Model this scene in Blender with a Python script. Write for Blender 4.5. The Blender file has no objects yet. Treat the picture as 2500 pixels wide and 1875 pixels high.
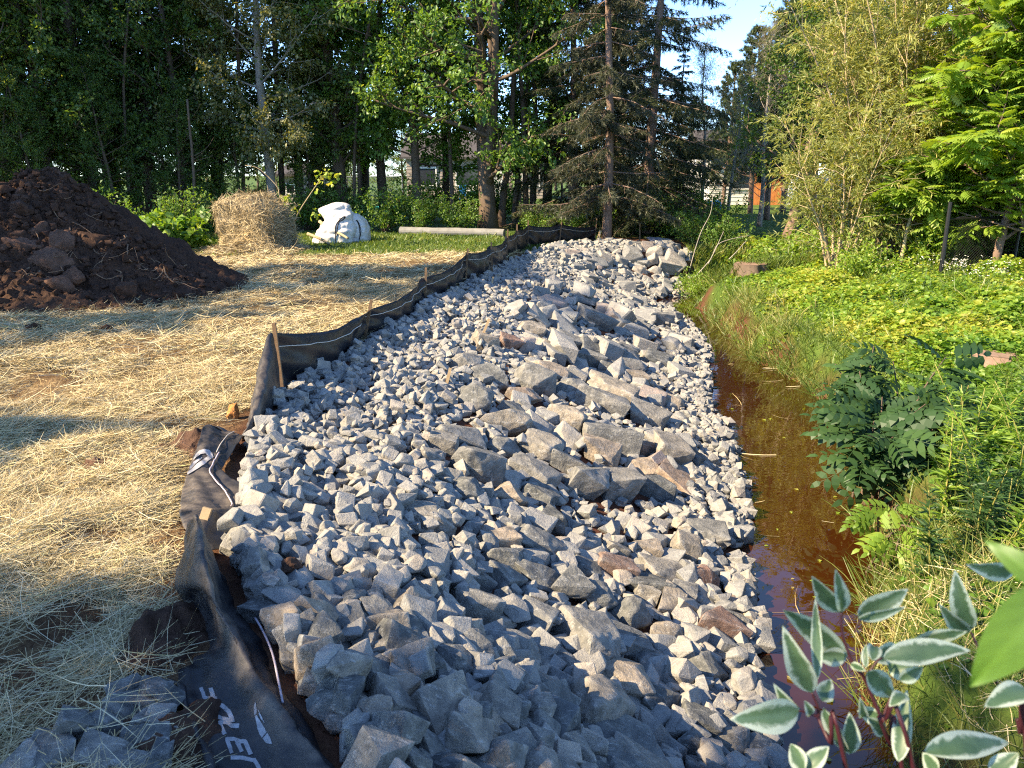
import bpy, bmesh, math, random
import numpy as np
from mathutils import Vector, Matrix
from mathutils.bvhtree import BVHTree
from mathutils.geometry import tessellate_polygon

SC = bpy.context.scene
COL = SC.collection
# ------------------------------------------------------------------ camera
CZ = 1.75                       # eye height above the straw-covered ground
PITCH = math.radians(15.2)
FOC, CX, CY = 1661.0, 1106.0, 829.5      # reading frame 2212 x 1659
cam = bpy.data.cameras.new('camera'); camo = bpy.data.objects.new('camera', cam); COL.objects.link(camo)
camo.location = (0, 0, CZ); camo.rotation_euler = (math.pi/2 - PITCH, 0, 0)
cam.sensor_width = 36; cam.lens = 36*FOC/2212.0
cam.clip_start = 0.05; cam.clip_end = 3000
cam.dof.use_dof = True; cam.dof.focus_distance = 9.0; cam.dof.aperture_fstop = 8.0
SC.camera = camo
# ------------------------------------------------------------------ sky, sun, exposure
SUN_EL = math.radians(37)
SUN_H = np.array([-0.935, -0.35]); SUN_H = SUN_H/np.linalg.norm(SUN_H)
to_sun = Vector((SUN_H[0]*math.cos(SUN_EL), SUN_H[1]*math.cos(SUN_EL), math.sin(SUN_EL)))
W = bpy.data.worlds.new('World'); SC.world = W; W.use_nodes = True
nt = W.node_tree; bg = nt.nodes['Background']
sky = nt.nodes.new('ShaderNodeTexSky'); sky.sky_type = 'NISHITA'; sky.sun_disc = False
sky.sun_elevation = SUN_EL; sky.sun_rotation = math.atan2(SUN_H[0], SUN_H[1]) % (2*math.pi)
sky.air_density = 1.0; sky.dust_density = 0.1; sky.ozone_density = 4.0; sky.altitude = 3500
nt.links.new(sky.outputs[0], bg.inputs[0]); bg.inputs[1].default_value = 0.155
sl = bpy.data.lights.new('sun', 'SUN'); so = bpy.data.objects.new('sun', sl); COL.objects.link(so)
sl.energy = 5.0; sl.angle = math.radians(0.5); sl.color = (1.0, 0.79, 0.51)
so.rotation_euler = to_sun.to_track_quat('Z', 'Y').to_euler()
SC.view_settings.view_transform = 'Standard'; SC.view_settings.look = 'None'
SC.view_settings.exposure = 1.74; SC.view_settings.gamma = 1.0; SC.view_settings.use_curve_mapping = False
SC.cycles.use_denoising = False
try: SC.cycles.denoiser = 'OPENIMAGEDENOISE'
except Exception: pass
SC.cycles.filter_width = 1.15; SC.cycles.max_bounces = 6; SC.cycles.diffuse_bounces = 3; SC.cycles.glossy_bounces = 2
SC.cycles.transmission_bounces = 4; SC.cycles.transparent_max_bounces = 8
SC.cycles.caustics_reflective = False; SC.cycles.caustics_refractive = False
SC.cycles.sample_clamp_indirect = 4.0

# ------------------------------------------------------------------ helpers
def ray(px, py):
    a = (px-CX)/FOC; b = (CY-py)/FOC
    cp, sp = math.cos(PITCH), math.sin(PITCH)
    return np.array([a, cp + b*sp, -sp + b*cp])
def at_z(px, py, z):
    d = ray(px, py); t = (z-CZ)/d[2]; return np.array([d[0]*t, d[1]*t, z])
def at_y(px, py, y):
    d = ray(px, py); t = y/d[1]; return np.array([d[0]*t, y, CZ+d[2]*t])
def at_d(px, py, dep):
    d = ray(px, py); return np.array([0, 0, CZ]) + d*dep
def x_at(px, y, z=0.0):
    return (px-CX)/FOC*(y*math.cos(PITCH)+(CZ-z)*math.sin(PITCH))
def proj(P):
    P = np.asarray(P, float); cp, sp = math.cos(PITCH), math.sin(PITCH)
    q = P-np.array([0, 0, CZ]); dep = q[..., 1]*cp-q[..., 2]*sp; up = q[..., 1]*sp+q[..., 2]*cp
    return CX+FOC*q[..., 0]/dep, CY-FOC*up/dep, dep

def _hash(i, j, k, s):
    n = (i.astype(np.int64)*374761393 + j.astype(np.int64)*668265263 + k.astype(np.int64)*2147483647 + s*974634707) & 0xffffffff
    n = ((n ^ (n >> 13))*1274126177) & 0xffffffff
    n = ((n ^ (n >> 16))*2246822519) & 0xffffffff
    return ((n ^ (n >> 15)) & 0xffffff)/float(0xffffff)
def vnoise(P, s=0):
    P = np.asarray(P, float)
    f = np.floor(P); t = P-f; t = t*t*(3-2*t); i, j, k = f[..., 0], f[..., 1], f[..., 2]
    r = 0
    for a in (0, 1):
        for b in (0, 1):
            for c in (0, 1):
                w = (t[..., 0] if a else 1-t[..., 0])*(t[..., 1] if b else 1-t[..., 1])*(t[..., 2] if c else 1-t[..., 2])
                r = r + w*_hash(i+a, j+b, k+c, s)
    return r*2-1
def fbm(P, o=4, s=0, gain=0.5):
    P = np.asarray(P, float); r = 0; a = 1.0
    for n in range(o):
        r = r + a*vnoise(P*(2.03**n) + 17.3*n, s+n); a *= gain
    return r
def fbm2(x, y, sc=1.0, o=4, s=0, gain=0.5):
    x, y = np.broadcast_arrays(np.asarray(x, float), np.asarray(y, float))
    return fbm(np.stack([x*sc, y*sc, np.zeros_like(x)+0.37], -1), o, s, gain)
def ss(a, b, x):
    t = np.clip((np.asarray(x, float)-a)/(b-a), 0, 1); return t*t*(3-2*t)
def unit(v):
    v = np.asarray(v, float); return v/np.maximum(np.linalg.norm(v, axis=-1, keepdims=True), 1e-9)

class G:
    """collects faces, builds ONE mesh object"""
    def __init__(s): s.v = []; s.f = {3: [], 4: []}; s.t = []; s.n = 0; s.m = {3: [], 4: []}
    def add(s, V, F, tint=0.5, mat=0):
        V = np.asarray(V, float).reshape(-1, 3)
        if not isinstance(F, list): F = [F]
        for f in F:
            f = np.asarray(f, np.int64)
            if f.size == 0: continue
            s.f[f.shape[1]].append(f+s.n); s.m[f.shape[1]].append(np.full(len(f), mat))
        t = np.empty(len(V)); t[:] = tint; s.t.append(t); s.v.append(V); s.n += len(V)
        return s
    def scatter(s, TV, TF, pos, yd, nd, scale, tint=0.5):
        yd = unit(yd); x = unit(np.cross(yd, nd)); z = np.cross(x, yd); N = len(pos)
        sc = np.broadcast_to(np.asarray(scale, float), (N,))[:, None, None]
        V = pos[:, None, :]+sc*(TV[None, :, 0, None]*x[:, None, :]+TV[None, :, 1, None]*yd[:, None, :]+TV[None, :, 2, None]*z[:, None, :])
        k = len(TV)
        for F in TF:
            FF = (np.asarray(F)[None]+(np.arange(N)*k)[:, None, None]).reshape(-1, len(F[0]))
            s.f[FF.shape[1]].append(FF+s.n); s.m[FF.shape[1]].append(np.zeros(len(FF)))
        s.v.append(V.reshape(-1, 3)); s.t.append(np.repeat(np.broadcast_to(np.asarray(tint, float), (N,)), k)); s.n += N*k
        return s
    def tube(s, pts, rad, n=6, tint=0.5, cap=True):
        pts = np.asarray(pts, float); m = len(pts); rad = np.broadcast_to(np.asarray(rad, float), (m,))
        tg = unit(np.gradient(pts, axis=0)); ref = np.array([0.3, 0.2, 1.0]) if abs(tg[0][2]) < 0.9 else np.array([1.0, 0.1, 0])
        u = unit(np.cross(tg, ref)); w = np.cross(tg, u)
        a = np.arange(n)*2*np.pi/n
        V = pts[:, None, :]+rad[:, None, None]*(np.cos(a)[None, :, None]*u[:, None, :]+np.sin(a)[None, :, None]*w[:, None, :])
        i = np.arange(m-1)[:, None]*n; j = np.arange(n)[None, :]; jn = (j+1) % n
        Q = np.stack([i+j, i+jn, i+n+jn, i+n+j], -1).reshape(-1, 4)
        V = V.reshape(-1, 3); F = [Q]
        if cap:
            V = np.vstack([V, pts[0], pts[-1]]); k = m*n
            jj = np.arange(n); F.append(np.stack([np.full(n, k), (jj+1) % n, jj], -1)); F.append(np.stack([np.full(n, k+1), (m-1)*n+jj, (m-1)*n+(jj+1) % n], -1))
        return s.add(V, F, tint)
    def box(s, c, size, rz=0.0, tint=0.5, mat=0, R=None):
        c = np.asarray(c, float); h = np.asarray(size, float)/2
        V = np.array([[x, y, z] for x in (-1, 1) for y in (-1, 1) for z in (-1, 1)], float)*h
        if R is not None: V = V @ np.asarray(R).T
        cr, sr = math.cos(rz), math.sin(rz); V = V @ np.array([[cr, -sr, 0], [sr, cr, 0], [0, 0, 1]]).T
        return s.add(V+c, np.array([[0, 1, 3, 2], [4, 6, 7, 5], [0, 4, 5, 1], [2, 3, 7, 6], [0, 2, 6, 4], [1, 5, 7, 3]]), tint, mat)
    def grid(s, P, tint=0.5, closed=False):
        P = np.asarray(P, float); a, b = P.shape[:2]
        i = np.arange(a-1)[:, None]*b; j = np.arange(b if closed else b-1)[None, :]; jn = (j+1) % b
        Q = np.stack([i+j, i+jn, i+b+jn, i+b+j], -1).reshape(-1, 4)
        return s.add(P.reshape(-1, 3), Q, np.asarray(tint).reshape(-1) if np.ndim(tint) else tint)
    def mesh(s, name, mat, smooth=False):
        me = bpy.data.meshes.new(name); V = np.vstack(s.v)
        me.vertices.add(len(V)); me.vertices.foreach_set('co', V.astype(np.float32).ravel())
        T = np.vstack(s.f[3]) if s.f[3] else np.zeros((0, 3), int); Q = np.vstack(s.f[4]) if s.f[4] else np.zeros((0, 4), int)
        loops = np.concatenate([T.ravel(), Q.ravel()]); st = np.concatenate([np.arange(len(T))*3, len(T)*3+np.arange(len(Q))*4])
        me.loops.add(len(loops)); me.loops.foreach_set('vertex_index', loops.astype(np.int32))
        me.polygons.add(len(st)); me.polygons.foreach_set('loop_start', st.astype(np.int32))
        if smooth: me.polygons.foreach_set('use_smooth', np.ones(len(st), bool))
        else: me.polygons.foreach_set('use_smooth', np.zeros(len(st), bool))
        mats = mat if isinstance(mat, (list, tuple)) else [mat]
        for m_ in mats: me.materials.append(m_)
        if len(mats) > 1:
            mi = np.concatenate([np.concatenate(s.m[3]) if s.m[3] else np.zeros(0), np.concatenate(s.m[4]) if s.m[4] else np.zeros(0)])
            me.polygons.foreach_set('material_index', mi.astype(np.int32))
        me.update(calc_edges=True)
        at = me.attributes.new('tint', 'FLOAT', 'POINT'); at.data.foreach_set('value', np.concatenate(s.t).astype(np.float32))
        return me
    def obj(s, name, mat, parent=None, smooth=False):
        if parent is not None:
            off = np.array(parent.matrix_basis.translation); p = parent.parent
            while p is not None: off = off+np.array(p.matrix_basis.translation); p = p.parent
            s.v = [v-off for v in s.v]
        o = bpy.data.objects.new(name, s.mesh(name, mat, smooth)); COL.objects.link(o)
        if parent is not None: o.parent = parent
        return o

def tag(o, label=None, cat=None, group=None, kind=None):
    for k, v in (('label', label), ('category', cat), ('group', group), ('kind', kind)):
        if v: o[k] = v
    return o
def thing(name, label, cat, loc=(0, 0, 0), group=None):
    o = bpy.data.objects.new(name, None); COL.objects.link(o); o.location = Vector([float(c) for c in loc]); o.empty_display_size = 0.2
    return tag(o, label, cat, group)
def copy_thing(root, loc, rz, sc=1.0, label=None, group=None):
    r = root.copy(); COL.objects.link(r); r.location = Vector([float(c) for c in loc]); r.rotation_euler = (0, 0, rz); r.scale = (sc, sc, sc)
    if label: r['label'] = label
    if group: r['group'] = group
    for ch in list(root.children):
        c = ch.copy(); COL.objects.link(c); c.parent = r
        for g in list(ch.children):
            d = g.copy(); COL.objects.link(d); d.parent = c
    return r

# ------------------------------------------------------------------ materials
def mat(name, rough=0.8, spec=0.3):
    m = bpy.data.materials.new(name); m.use_nodes = True
    b = m.node_tree.nodes['Principled BSDF']; b.inputs['Roughness'].default_value = rough; b.inputs['Specular IOR Level'].default_value = spec
    return m, m.node_tree, b
def N(nt, t, **kw):
    n = nt.nodes.new(t)
    for k, v in kw.items():
        if k in n.inputs and not hasattr(n, k): n.inputs[k].default_value = v
        else:
            try: setattr(n, k, v)
            except Exception: n.inputs[k].default_value = v
    return n
def noise(nt, scale, detail=4, rough=0.6, vec=None, dist=0.0):
    n = nt.nodes.new('ShaderNodeTexNoise'); n.inputs['Scale'].default_value = scale; n.inputs['Detail'].default_value = detail
    n.inputs['Roughness'].default_value = rough; n.inputs['Distortion'].default_value = dist
    if vec is not None: nt.links.new(vec, n.inputs['Vector'])
    return n.outputs['Fac']
def ramp(nt, fac, stops, interp='LINEAR'):
    r = nt.nodes.new('ShaderNodeValToRGB'); r.color_ramp.interpolation = interp
    e = r.color_ramp.elements
    while len(e) < len(stops): e.new(0.5)
    for q, (p, c) in zip(e, stops): q.position = p; q.color = (*c, 1) if len(c) == 3 else c
    nt.links.new(fac, r.inputs[0]); return r.outputs[0]
def mixc(nt, fac, a, b, bt='MIX'):
    m = nt.nodes.new('ShaderNodeMix'); m.data_type = 'RGBA'; m.blend_type = bt
    for s_, v in ((0, fac), (6, a), (7, b)):
        if hasattr(v, 'is_linked') or hasattr(v, 'links'): nt.links.new(v, m.inputs[s_])
        else: m.inputs[s_].default_value = v if s_ == 0 else (*v, 1)
    return m.outputs[2]
def math_(nt, op, a, b=None, clamp=False):
    m = nt.nodes.new('ShaderNodeMath'); m.operation = op; m.use_clamp = clamp
    for i, v in enumerate((a, b)):
        if v is None: continue
        if hasattr(v, 'links'): nt.links.new(v, m.inputs[i])
        else: m.inputs[i].default_value = v
    return m.outputs[0]
def attr(nt, name='tint'):
    a = nt.nodes.new('ShaderNodeAttribute'); a.attribute_name = name; return a
def bump(nt, b, h, strength=0.5, dist=0.02):
    n = nt.nodes.new('ShaderNodeBump'); n.inputs['Strength'].default_value = strength; n.inputs['Distance'].default_value = dist
    nt.links.new(h, n.inputs['Height']); nt.links.new(n.outputs[0], b.inputs['Normal']); return n
def pos(nt):
    return nt.nodes.new('ShaderNodeNewGeometry').outputs['Position']
def objc(nt):
    return nt.nodes.new('ShaderNodeTexCoord').outputs['Object']
def flat(name, col, rough=0.8, spec=0.3, var=0.25, sc=6.0, bmp=0.0, metal=0.0):
    m, t, b = mat(name, rough, spec)
    f = noise(t, sc, 5, 0.65, objc(t)); c = np.array(col)
    t.links.new(ramp(t, f, [(0.25, tuple(c*(1-var))), (0.75, tuple(np.minimum(c*(1+var), 1)))]), b.inputs['Base Color'])
    b.inputs['Metallic'].default_value = metal
    if bmp: bump(t, b, f, bmp, 0.02)
    return m
def leafmat(name, stops, trans=0.45, tcol=(1.5, 1.35, 0.6), gloss=0.03, rough=0.5):
    m = bpy.data.materials.new(name); m.use_nodes = True; t = m.node_tree; t.nodes.remove(t.nodes['Principled BSDF']); out = t.nodes['Material Output']
    oi = t.nodes.new('ShaderNodeObjectInfo')
    f = math_(t, 'ADD', attr(t).outputs['Fac'], math_(t, 'MULTIPLY', math_(t, 'SUBTRACT', oi.outputs['Random'], 0.5), 0.18))
    c = ramp(t, f, stops)
    d = t.nodes.new('ShaderNodeBsdfDiffuse'); t.links.new(c, d.inputs[0])
    tr = t.nodes.new('ShaderNodeBsdfTranslucent'); t.links.new(mixc(t, 1.0, c, tcol, 'MULTIPLY'), tr.inputs[0])
    g = t.nodes.new('ShaderNodeBsdfGlossy'); g.inputs['Roughness'].default_value = rough; g.inputs[0].default_value = (0.9, 0.95, 1, 1)
    a = t.nodes.new('ShaderNodeMixShader'); a.inputs[0].default_value = trans; t.links.new(d.outputs[0], a.inputs[1]); t.links.new(tr.outputs[0], a.inputs[2])
    b = t.nodes.new('ShaderNodeMixShader'); b.inputs[0].default_value = gloss; t.links.new(a.outputs[0], b.inputs[1]); t.links.new(g.outputs[0], b.inputs[2])
    t.links.new(b.outputs[0], out.inputs[0]); return m

# ------------------------------------------------------------------ terrain
WZ = -1.15
FX = np.array([(-3, -0.15), (1.2, -0.20), (1.97, -0.50), (2.56, -0.90), (3.32, -1.38), (3.9, -1.50), (4.3, -1.62), (5.2, -1.87), (6.1, -1.95), (8.2, -1.62), (10.6, -1.20), (13.1, -0.78), (16.2, -0.12), (18.2, 0.45), (20.0, 1.25), (21.1, 2.3), (24, 2.6)])
WLP = [(1690, 1659), (1668, 1600), (1640, 1500), (1622, 1400), (1610, 1300), (1606, 1200), (1606, 1100), (1598, 1030), (1578, 960), (1548, 900), (1522, 850), (1532, 800), (1528, 745), (1490, 700), (1440, 668), (1398, 648)]
WRP = [(1915, 1620), (1900, 1500), (1885, 1400), (1875, 1330), (1895, 1250), (1895, 1180), (1872, 1090), (1858, 1000), (1835, 910), (1755, 845), (1610, 762), (1550, 698), (1500, 655)]
WL = np.array([(-3, 1.0), (1.2, 1.15)]+[tuple(at_z(a, b, WZ)[[1, 0]]) for a, b in WLP]+[(20.0, 5.2), (20.4, 12), (24, 14)])
WR = np.array([(-3, 2.2), (1.5, 2.2)]+[tuple(at_z(a, b, WZ)[[1, 0]]) for a, b in WRP]+[(19.2, 8.0), (19.6, 12), (24, 16)])
def fx(y): return np.interp(y, FX[:, 0], FX[:, 1])
def wl(y): return np.interp(y, WL[:, 0], WL[:, 1])+0.03*np.sin(np.asarray(y)*3.1)+0.03*np.sin(np.asarray(y)*7.3+1)
def wr(y): return np.interp(y, WR[:, 0], WR[:, 1])+0.04*np.sin(np.asarray(y)*2.3+2)+0.05*np.sin(np.asarray(y)*6.1)
FL = np.array([(-3, -.5), (1.2, -.80), (1.95, -.97), (2.1, -1.05), (2.4, -1.24), (2.6, -1.22), (3.03, -1.50), (3.4, -1.62), (3.8, -1.80), (4.2, -1.92), (4.8, -2.06), (5.1, -1.98), (6.1, -2.0), (7, -1.85)])
def fl(y): return np.where(np.asarray(y) < 7, np.interp(y, FL[:, 0], FL[:, 1]), fx(y))   # left edge of the fabric
def Z(x, y):
    x = np.asarray(x, float); y = np.asarray(y, float)
    f, l, r = fx(y), wl(y), wr(y)
    plate = 0.055*fbm2(x, y, 1.1, 4, 3)+0.035*fbm2(x, y, 3.5, 3, 9)
    plate = plate*np.where(y < 24, 1, 0.4)+0.004*np.clip(y-22, 0, 60)
    plate = plate*(1-0.9*ss(-.22, .0, x-fl(y))*ss(7, 6, y))
    s = np.clip((x-f)/np.maximum(l-f, 0.3), 0, 1)
    slope = WZ*(0.10*ss(0, 0.15, s)+0.90*ss(0.08, 1.08, s)/ss(0.08, 1.08, 1.0))
    bed = WZ-0.16*ss(0, 0.5, x-l)*ss(0, 0.5, r-x)-0.10*ss(0.2, 0.9, x-l)*ss(0.2, 0.9, r-x)
    bed = bed+0.36*ss(3.2, 2.3, y)+0.05*fbm2(x, y, 3.0, 4, 15)*ss(0.1, 0.5, x-l)*ss(0.1, 0.5, r-x)
    d = x-r
    lump = 0.10*fbm2(x, y, 0.7, 4, 21)+0.04*fbm2(x, y, 2.5, 3, 22)
    bank = WZ+0.50*ss(0, 0.40, d)+0.30*ss(0.2, 1.6, d)+0.25*ss(1, 5, d)+0.16*ss(3, 9, d)+lump*ss(0, 0.7, d)
    z = np.where(x < f, plate, np.where(x < l, slope, np.where(x < r, bed, bank)))
    far = WZ-0.1+1.22*ss(19.1+0.03*(x-3), 21.5, y)+plate*ss(20, 22, y)
    return np.where(y > 18.2, np.maximum(z, far), z)
def axis_pts(lo, hi, step, far):
    m = np.arange(lo, hi+1e-6, step); g = []; d = step
    while (g[-1] if g else 0) < far: d *= 1.28; g.append((g[-1] if g else 0)+d)
    g = np.array(g); return np.concatenate([lo-g[::-1], m, hi+g])
gx = axis_pts(-11, 13, 0.085, 900); gy = axis_pts(0.4, 25, 0.085, 1200)
GX, GY = np.meshgrid(gx, gy); GZ = Z(GX, GY)
wst = np.zeros_like(GX)
f_ = fx(GY)
edge = 0.9*fbm2(GX, GY, 0.5, 3, 5)
straw_w = ss(0.0, -0.15, GX-f_)*ss(18.6, 17.4, GY+edge)*ss(-11, -9.5, GX)
patch = fbm2(GX, GY, 1.5, 4, 31)
soilp = ss(0.25, 0.55, patch)*ss(9, 4, GY)+ss(-0.30, -0.02, GX-fl(GY))*ss(7.5, 6.0, GY)*0.9
soilp = np.clip(soilp, 0, 1)
straw_c = straw_w*(1-0.5*soilp)
grass_c = np.where(GX < f_, ss(17.2, 18.8, GY+edge), 0)
grass_c = np.maximum(grass_c, np.where(GX > wr(GY), ss(0.02, 0.35, GX-wr(GY)+0.25*patch), 0)); grass_c = np.maximum(grass_c, ss(22, 24, GY)); grass_c = np.maximum(grass_c, ss(18.5, 19.3, GY)*ss(4.6, 5.0, GX))
g = G(); g.grid(np.stack([GX, GY, GZ], -1))
def ground_mat():
    m, t, b = mat('ground', 0.95, 0.15); p = pos(t)
    n1 = noise(t, 3.0, 6, 0.65, p); n2 = noise(t, 45.0, 4, 0.7, p); n3 = noise(t, 0.35, 3, 0.5, p)
    soil = ramp(t, math_(t, 'ADD', math_(t, 'MULTIPLY', n1, 0.6), math_(t, 'MULTIPLY', n2, 0.4)), [(0.3, (0.035, 0.016, 0.010)), (0.5, (0.085, 0.036, 0.022)), (0.72, (0.16, 0.07, 0.042))])
    st = ramp(t, math_(t, 'ADD', math_(t, 'MULTIPLY', n1, 0.5), math_(t, 'MULTIPLY', n2, 0.5)), [(0.36, (0.05, 0.028, 0.015)), (0.52, (0.17, 0.115, 0.055)), (0.68, (0.36, 0.27, 0.135))])
    gr = ramp(t, math_(t, 'ADD', math_(t, 'MULTIPLY', n3, 0.6), math_(t, 'MULTIPLY', n2, 0.4)), [(0.3, (0.035, 0.065, 0.012)), (0.5, (0.07, 0.12, 0.022)), (0.7, (0.15, 0.19, 0.045))])
    c = mixc(t, attr(t, 'straw').outputs['Fac'], soil, st); c = mixc(t, attr(t, 'grass').outputs['Fac'], c, gr); c = mixc(t, attr(t, 'silt').outputs['Fac'], c, ramp(t, n1, [(0.3, (0.09, 0.034, 0.010)), (0.7, (0.34, 0.14, 0.042))]))
    t.links.new(c, b.inputs['Base Color']); bump(t, b, math_(t, 'ADD', n1, math_(t, 'MULTIPLY', n2, 0.5)), 0.8, 0.05); return m
M_ground = ground_mat()
ground = g.obj('ground', M_ground, smooth=True); tag(ground, 'reddish soil and lawn under the whole site', 'ground', kind='structure')
silt_c = ss(-.1, .15, GX-wl(GY))*ss(.05, -.15, GX-wr(GY))*ss(19.5, 19, GY)*ss(2.9, 3.6, GY)
for nm, arr in (('straw', straw_c), ('grass', grass_c), ('silt', silt_c)):
    a = ground.data.attributes.new(nm, 'FLOAT', 'POINT'); a.data.foreach_set('value', arr.astype(np.float32).ravel())

def water_mat():
    m = bpy.data.materials.new('stream_water'); m.use_nodes = True; t = m.node_tree; t.nodes.remove(t.nodes['Principled BSDF']); out = t.nodes['Material Output']
    p = pos(t); h = noise(t, 7.0, 2, 0.5, p); bm = t.nodes.new('ShaderNodeBump'); bm.inputs['Strength'].default_value = 0.018; bm.inputs['Distance'].default_value = 0.05; t.links.new(h, bm.inputs['Height'])
    tr = t.nodes.new('ShaderNodeBsdfTransparent'); t.links.new(ramp(t, noise(t, 0.9, 3, 0.5, p), [(0.35, (0.34, 0.125, 0.028)), (0.65, (0.72, 0.34, 0.10))]), tr.inputs[0])
    df = t.nodes.new('ShaderNodeBsdfDiffuse'); df.inputs[0].default_value = (0.17, 0.052, 0.010, 1)
    mx = t.nodes.new('ShaderNodeMixShader'); mx.inputs[0].default_value = 0.22; t.links.new(tr.outputs[0], mx.inputs[1]); t.links.new(df.outputs[0], mx.inputs[2])
    gl = t.nodes.new('ShaderNodeBsdfGlossy'); gl.inputs['Roughness'].default_value = 0.015; t.links.new(bm.outputs[0], gl.inputs['Normal'])
    fr = t.nodes.new('ShaderNodeFresnel'); fr.inputs[0].default_value = 1.45; t.links.new(bm.outputs[0], fr.inputs['Normal'])
    m2 = t.nodes.new('ShaderNodeMixShader'); t.links.new(math_(t, 'MULTIPLY', fr.outputs[0], 1.9, True), m2.inputs[0]); t.links.new(mx.outputs[0], m2.inputs[1]); t.links.new(gl.outputs[0], m2.inputs[2])
    t.links.new(m2.outputs[0], out.inputs[0]); return m
ys = np.linspace(0.5, 19.3, 90); P = np.zeros((90, 14, 3))
for j in range(14):
    q = j/13; P[:, j, 0] = (wl(ys)-0.35)*(1-q)+(wr(ys)+0.35)*q; P[:, j, 1] = ys; P[:, j, 2] = WZ
g = G(); g.grid(P); tag(g.obj('stream_water', water_mat(), smooth=True), 'shallow brown stream between the stone bank and the green bank', 'water', kind='structure')
RNG = np.random.default_rng(7); random.seed(7)
# ------------------------------------------------------------------ riprap
_ICO = {}
def ico(sub):
    if sub not in _ICO:
        bm = bmesh.new(); bmesh.ops.create_icosphere(bm, subdivisions=sub, radius=1)
        V = np.array([v.co[:] for v in bm.verts]); V = unit(V); F = np.array([[v.index for v in f.verts] for f in bm.faces]); bm.free(); _ICO[sub] = (V, F)
    return _ICO[sub]
def rock_shape(r, sub, planes=11, k=26, rough=0.025):
    """rounded lump (soil clods): a sphere cut by soft planes"""
    D, F = ico(sub)
    n = unit(r.normal(size=(planes, 3))); h = r.uniform(0.55, 0.98, planes)
    B = np.linalg.qr(r.normal(size=(3, 3)))[0]; B = np.vstack([B, -B])+r.normal(0, 0.18, (6, 3))
    n = np.vstack([n, unit(B)]); h = np.concatenate([h, r.uniform(0.62, 0.9, 6)])
    c = np.maximum(D @ n.T, 0.02)/h[None]
    R = (c**k).sum(1)**(-1.0/k)
    V = D*R[:, None]
    if sub >= 3: V = V*(1+rough*fbm(V*2.6+r.uniform(0, 90, 3), 4, 5, 0.6))[:, None]
    e = (V.max(0)-V.min(0))/2; V = (V-(V.max(0)+V.min(0))/2)/e
    return V, F
def broken_rock(r, detail):
    """angular broken stone: hull of jittered block corners and chips; detail 0 plain, 1 worn edges, 2-3 rough faces"""
    kind = r.random()
    if kind < 0.70:
        C = np.array([[x, y, z] for x in (-1, 1) for y in (-1, 1) for z in (-1, 1)], float)*np.array([.80, .80, .78]); C += r.normal(0, .15, C.shape)
        C[r.integers(8)] *= r.uniform(.35, .8); C[r.integers(8)] *= r.uniform(.4, .9); X = unit(r.normal(size=(int(r.integers(4, 10)), 3)))*r.uniform(.86, 1.04)
    elif kind < 0.76:
        C = np.array([[x, y, z] for x, y in ((-1, -.7), (1, -.6), (.1, 1)) for z in (-.8, .8)], float)+r.normal(0, .2, (6, 3)); X = unit(r.normal(size=(6, 3)))*.82
    else:
        C = unit(r.normal(size=(17, 3)))*r.uniform(.8, 1.0, (17, 1)); X = unit(r.normal(size=(4, 3)))*.9
    bm = bmesh.new()
    for v in np.vstack([C, X]): bm.verts.new(v)
    h = bmesh.ops.convex_hull(bm, input=bm.verts)
    bmesh.ops.delete(bm, geom=[v for v in bm.verts if not v.link_faces], context='VERTS')
    if detail:
        bmesh.ops.dissolve_limit(bm, angle_limit=0.16, verts=bm.verts, edges=bm.edges)
        try: bmesh.ops.bevel(bm, geom=list(bm.edges), offset=r.uniform(.04, .10), segments=2 if detail > 1 else 1, affect='EDGES', profile=.6, clamp_overlap=True)
        except Exception: pass
        bmesh.ops.triangulate(bm, faces=bm.faces)
        for lim in ((0.36,) if detail == 2 else (.4, .2, .12) if detail > 2 else ()):
            ed = [e for e in bm.edges if e.calc_length() > lim]
            if ed: bmesh.ops.subdivide_edges(bm, edges=ed, cuts=1); bmesh.ops.triangulate(bm, faces=bm.faces)
    bmesh.ops.triangulate(bm, faces=bm.faces); bm.verts.index_update()
    V = np.array([v.co[:] for v in bm.verts]); F = np.array([[v.index for v in f.verts] for f in bm.faces]); bm.free()
    if detail > 1: V = V+unit(V)*(0.045*fbm(V*1.7+r.uniform(0, 90, 3), 2, 5)+0.022*fbm(V*6+r.uniform(0, 90, 3), 3, 6, .6))[:, None]
    e = (V.max(0)-V.min(0))/2; V = (V-(V.max(0)+V.min(0))/2)/e
    return V, F
def rot_align(nrm, yaw, tilt, r):
    """rotation with local z near nrm, spun by yaw and tipped by tilt"""
    nrm = unit(np.asarray(nrm, float)); ax = unit(r.normal(size=3)); 
    q = Vector((0, 0, 1)).rotation_difference(Vector(nrm)).to_matrix()
    return np.array(Matrix.Rotation(tilt, 3, Vector(ax)) @ q @ Matrix.Rotation(yaw, 3, 'Z'))
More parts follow.
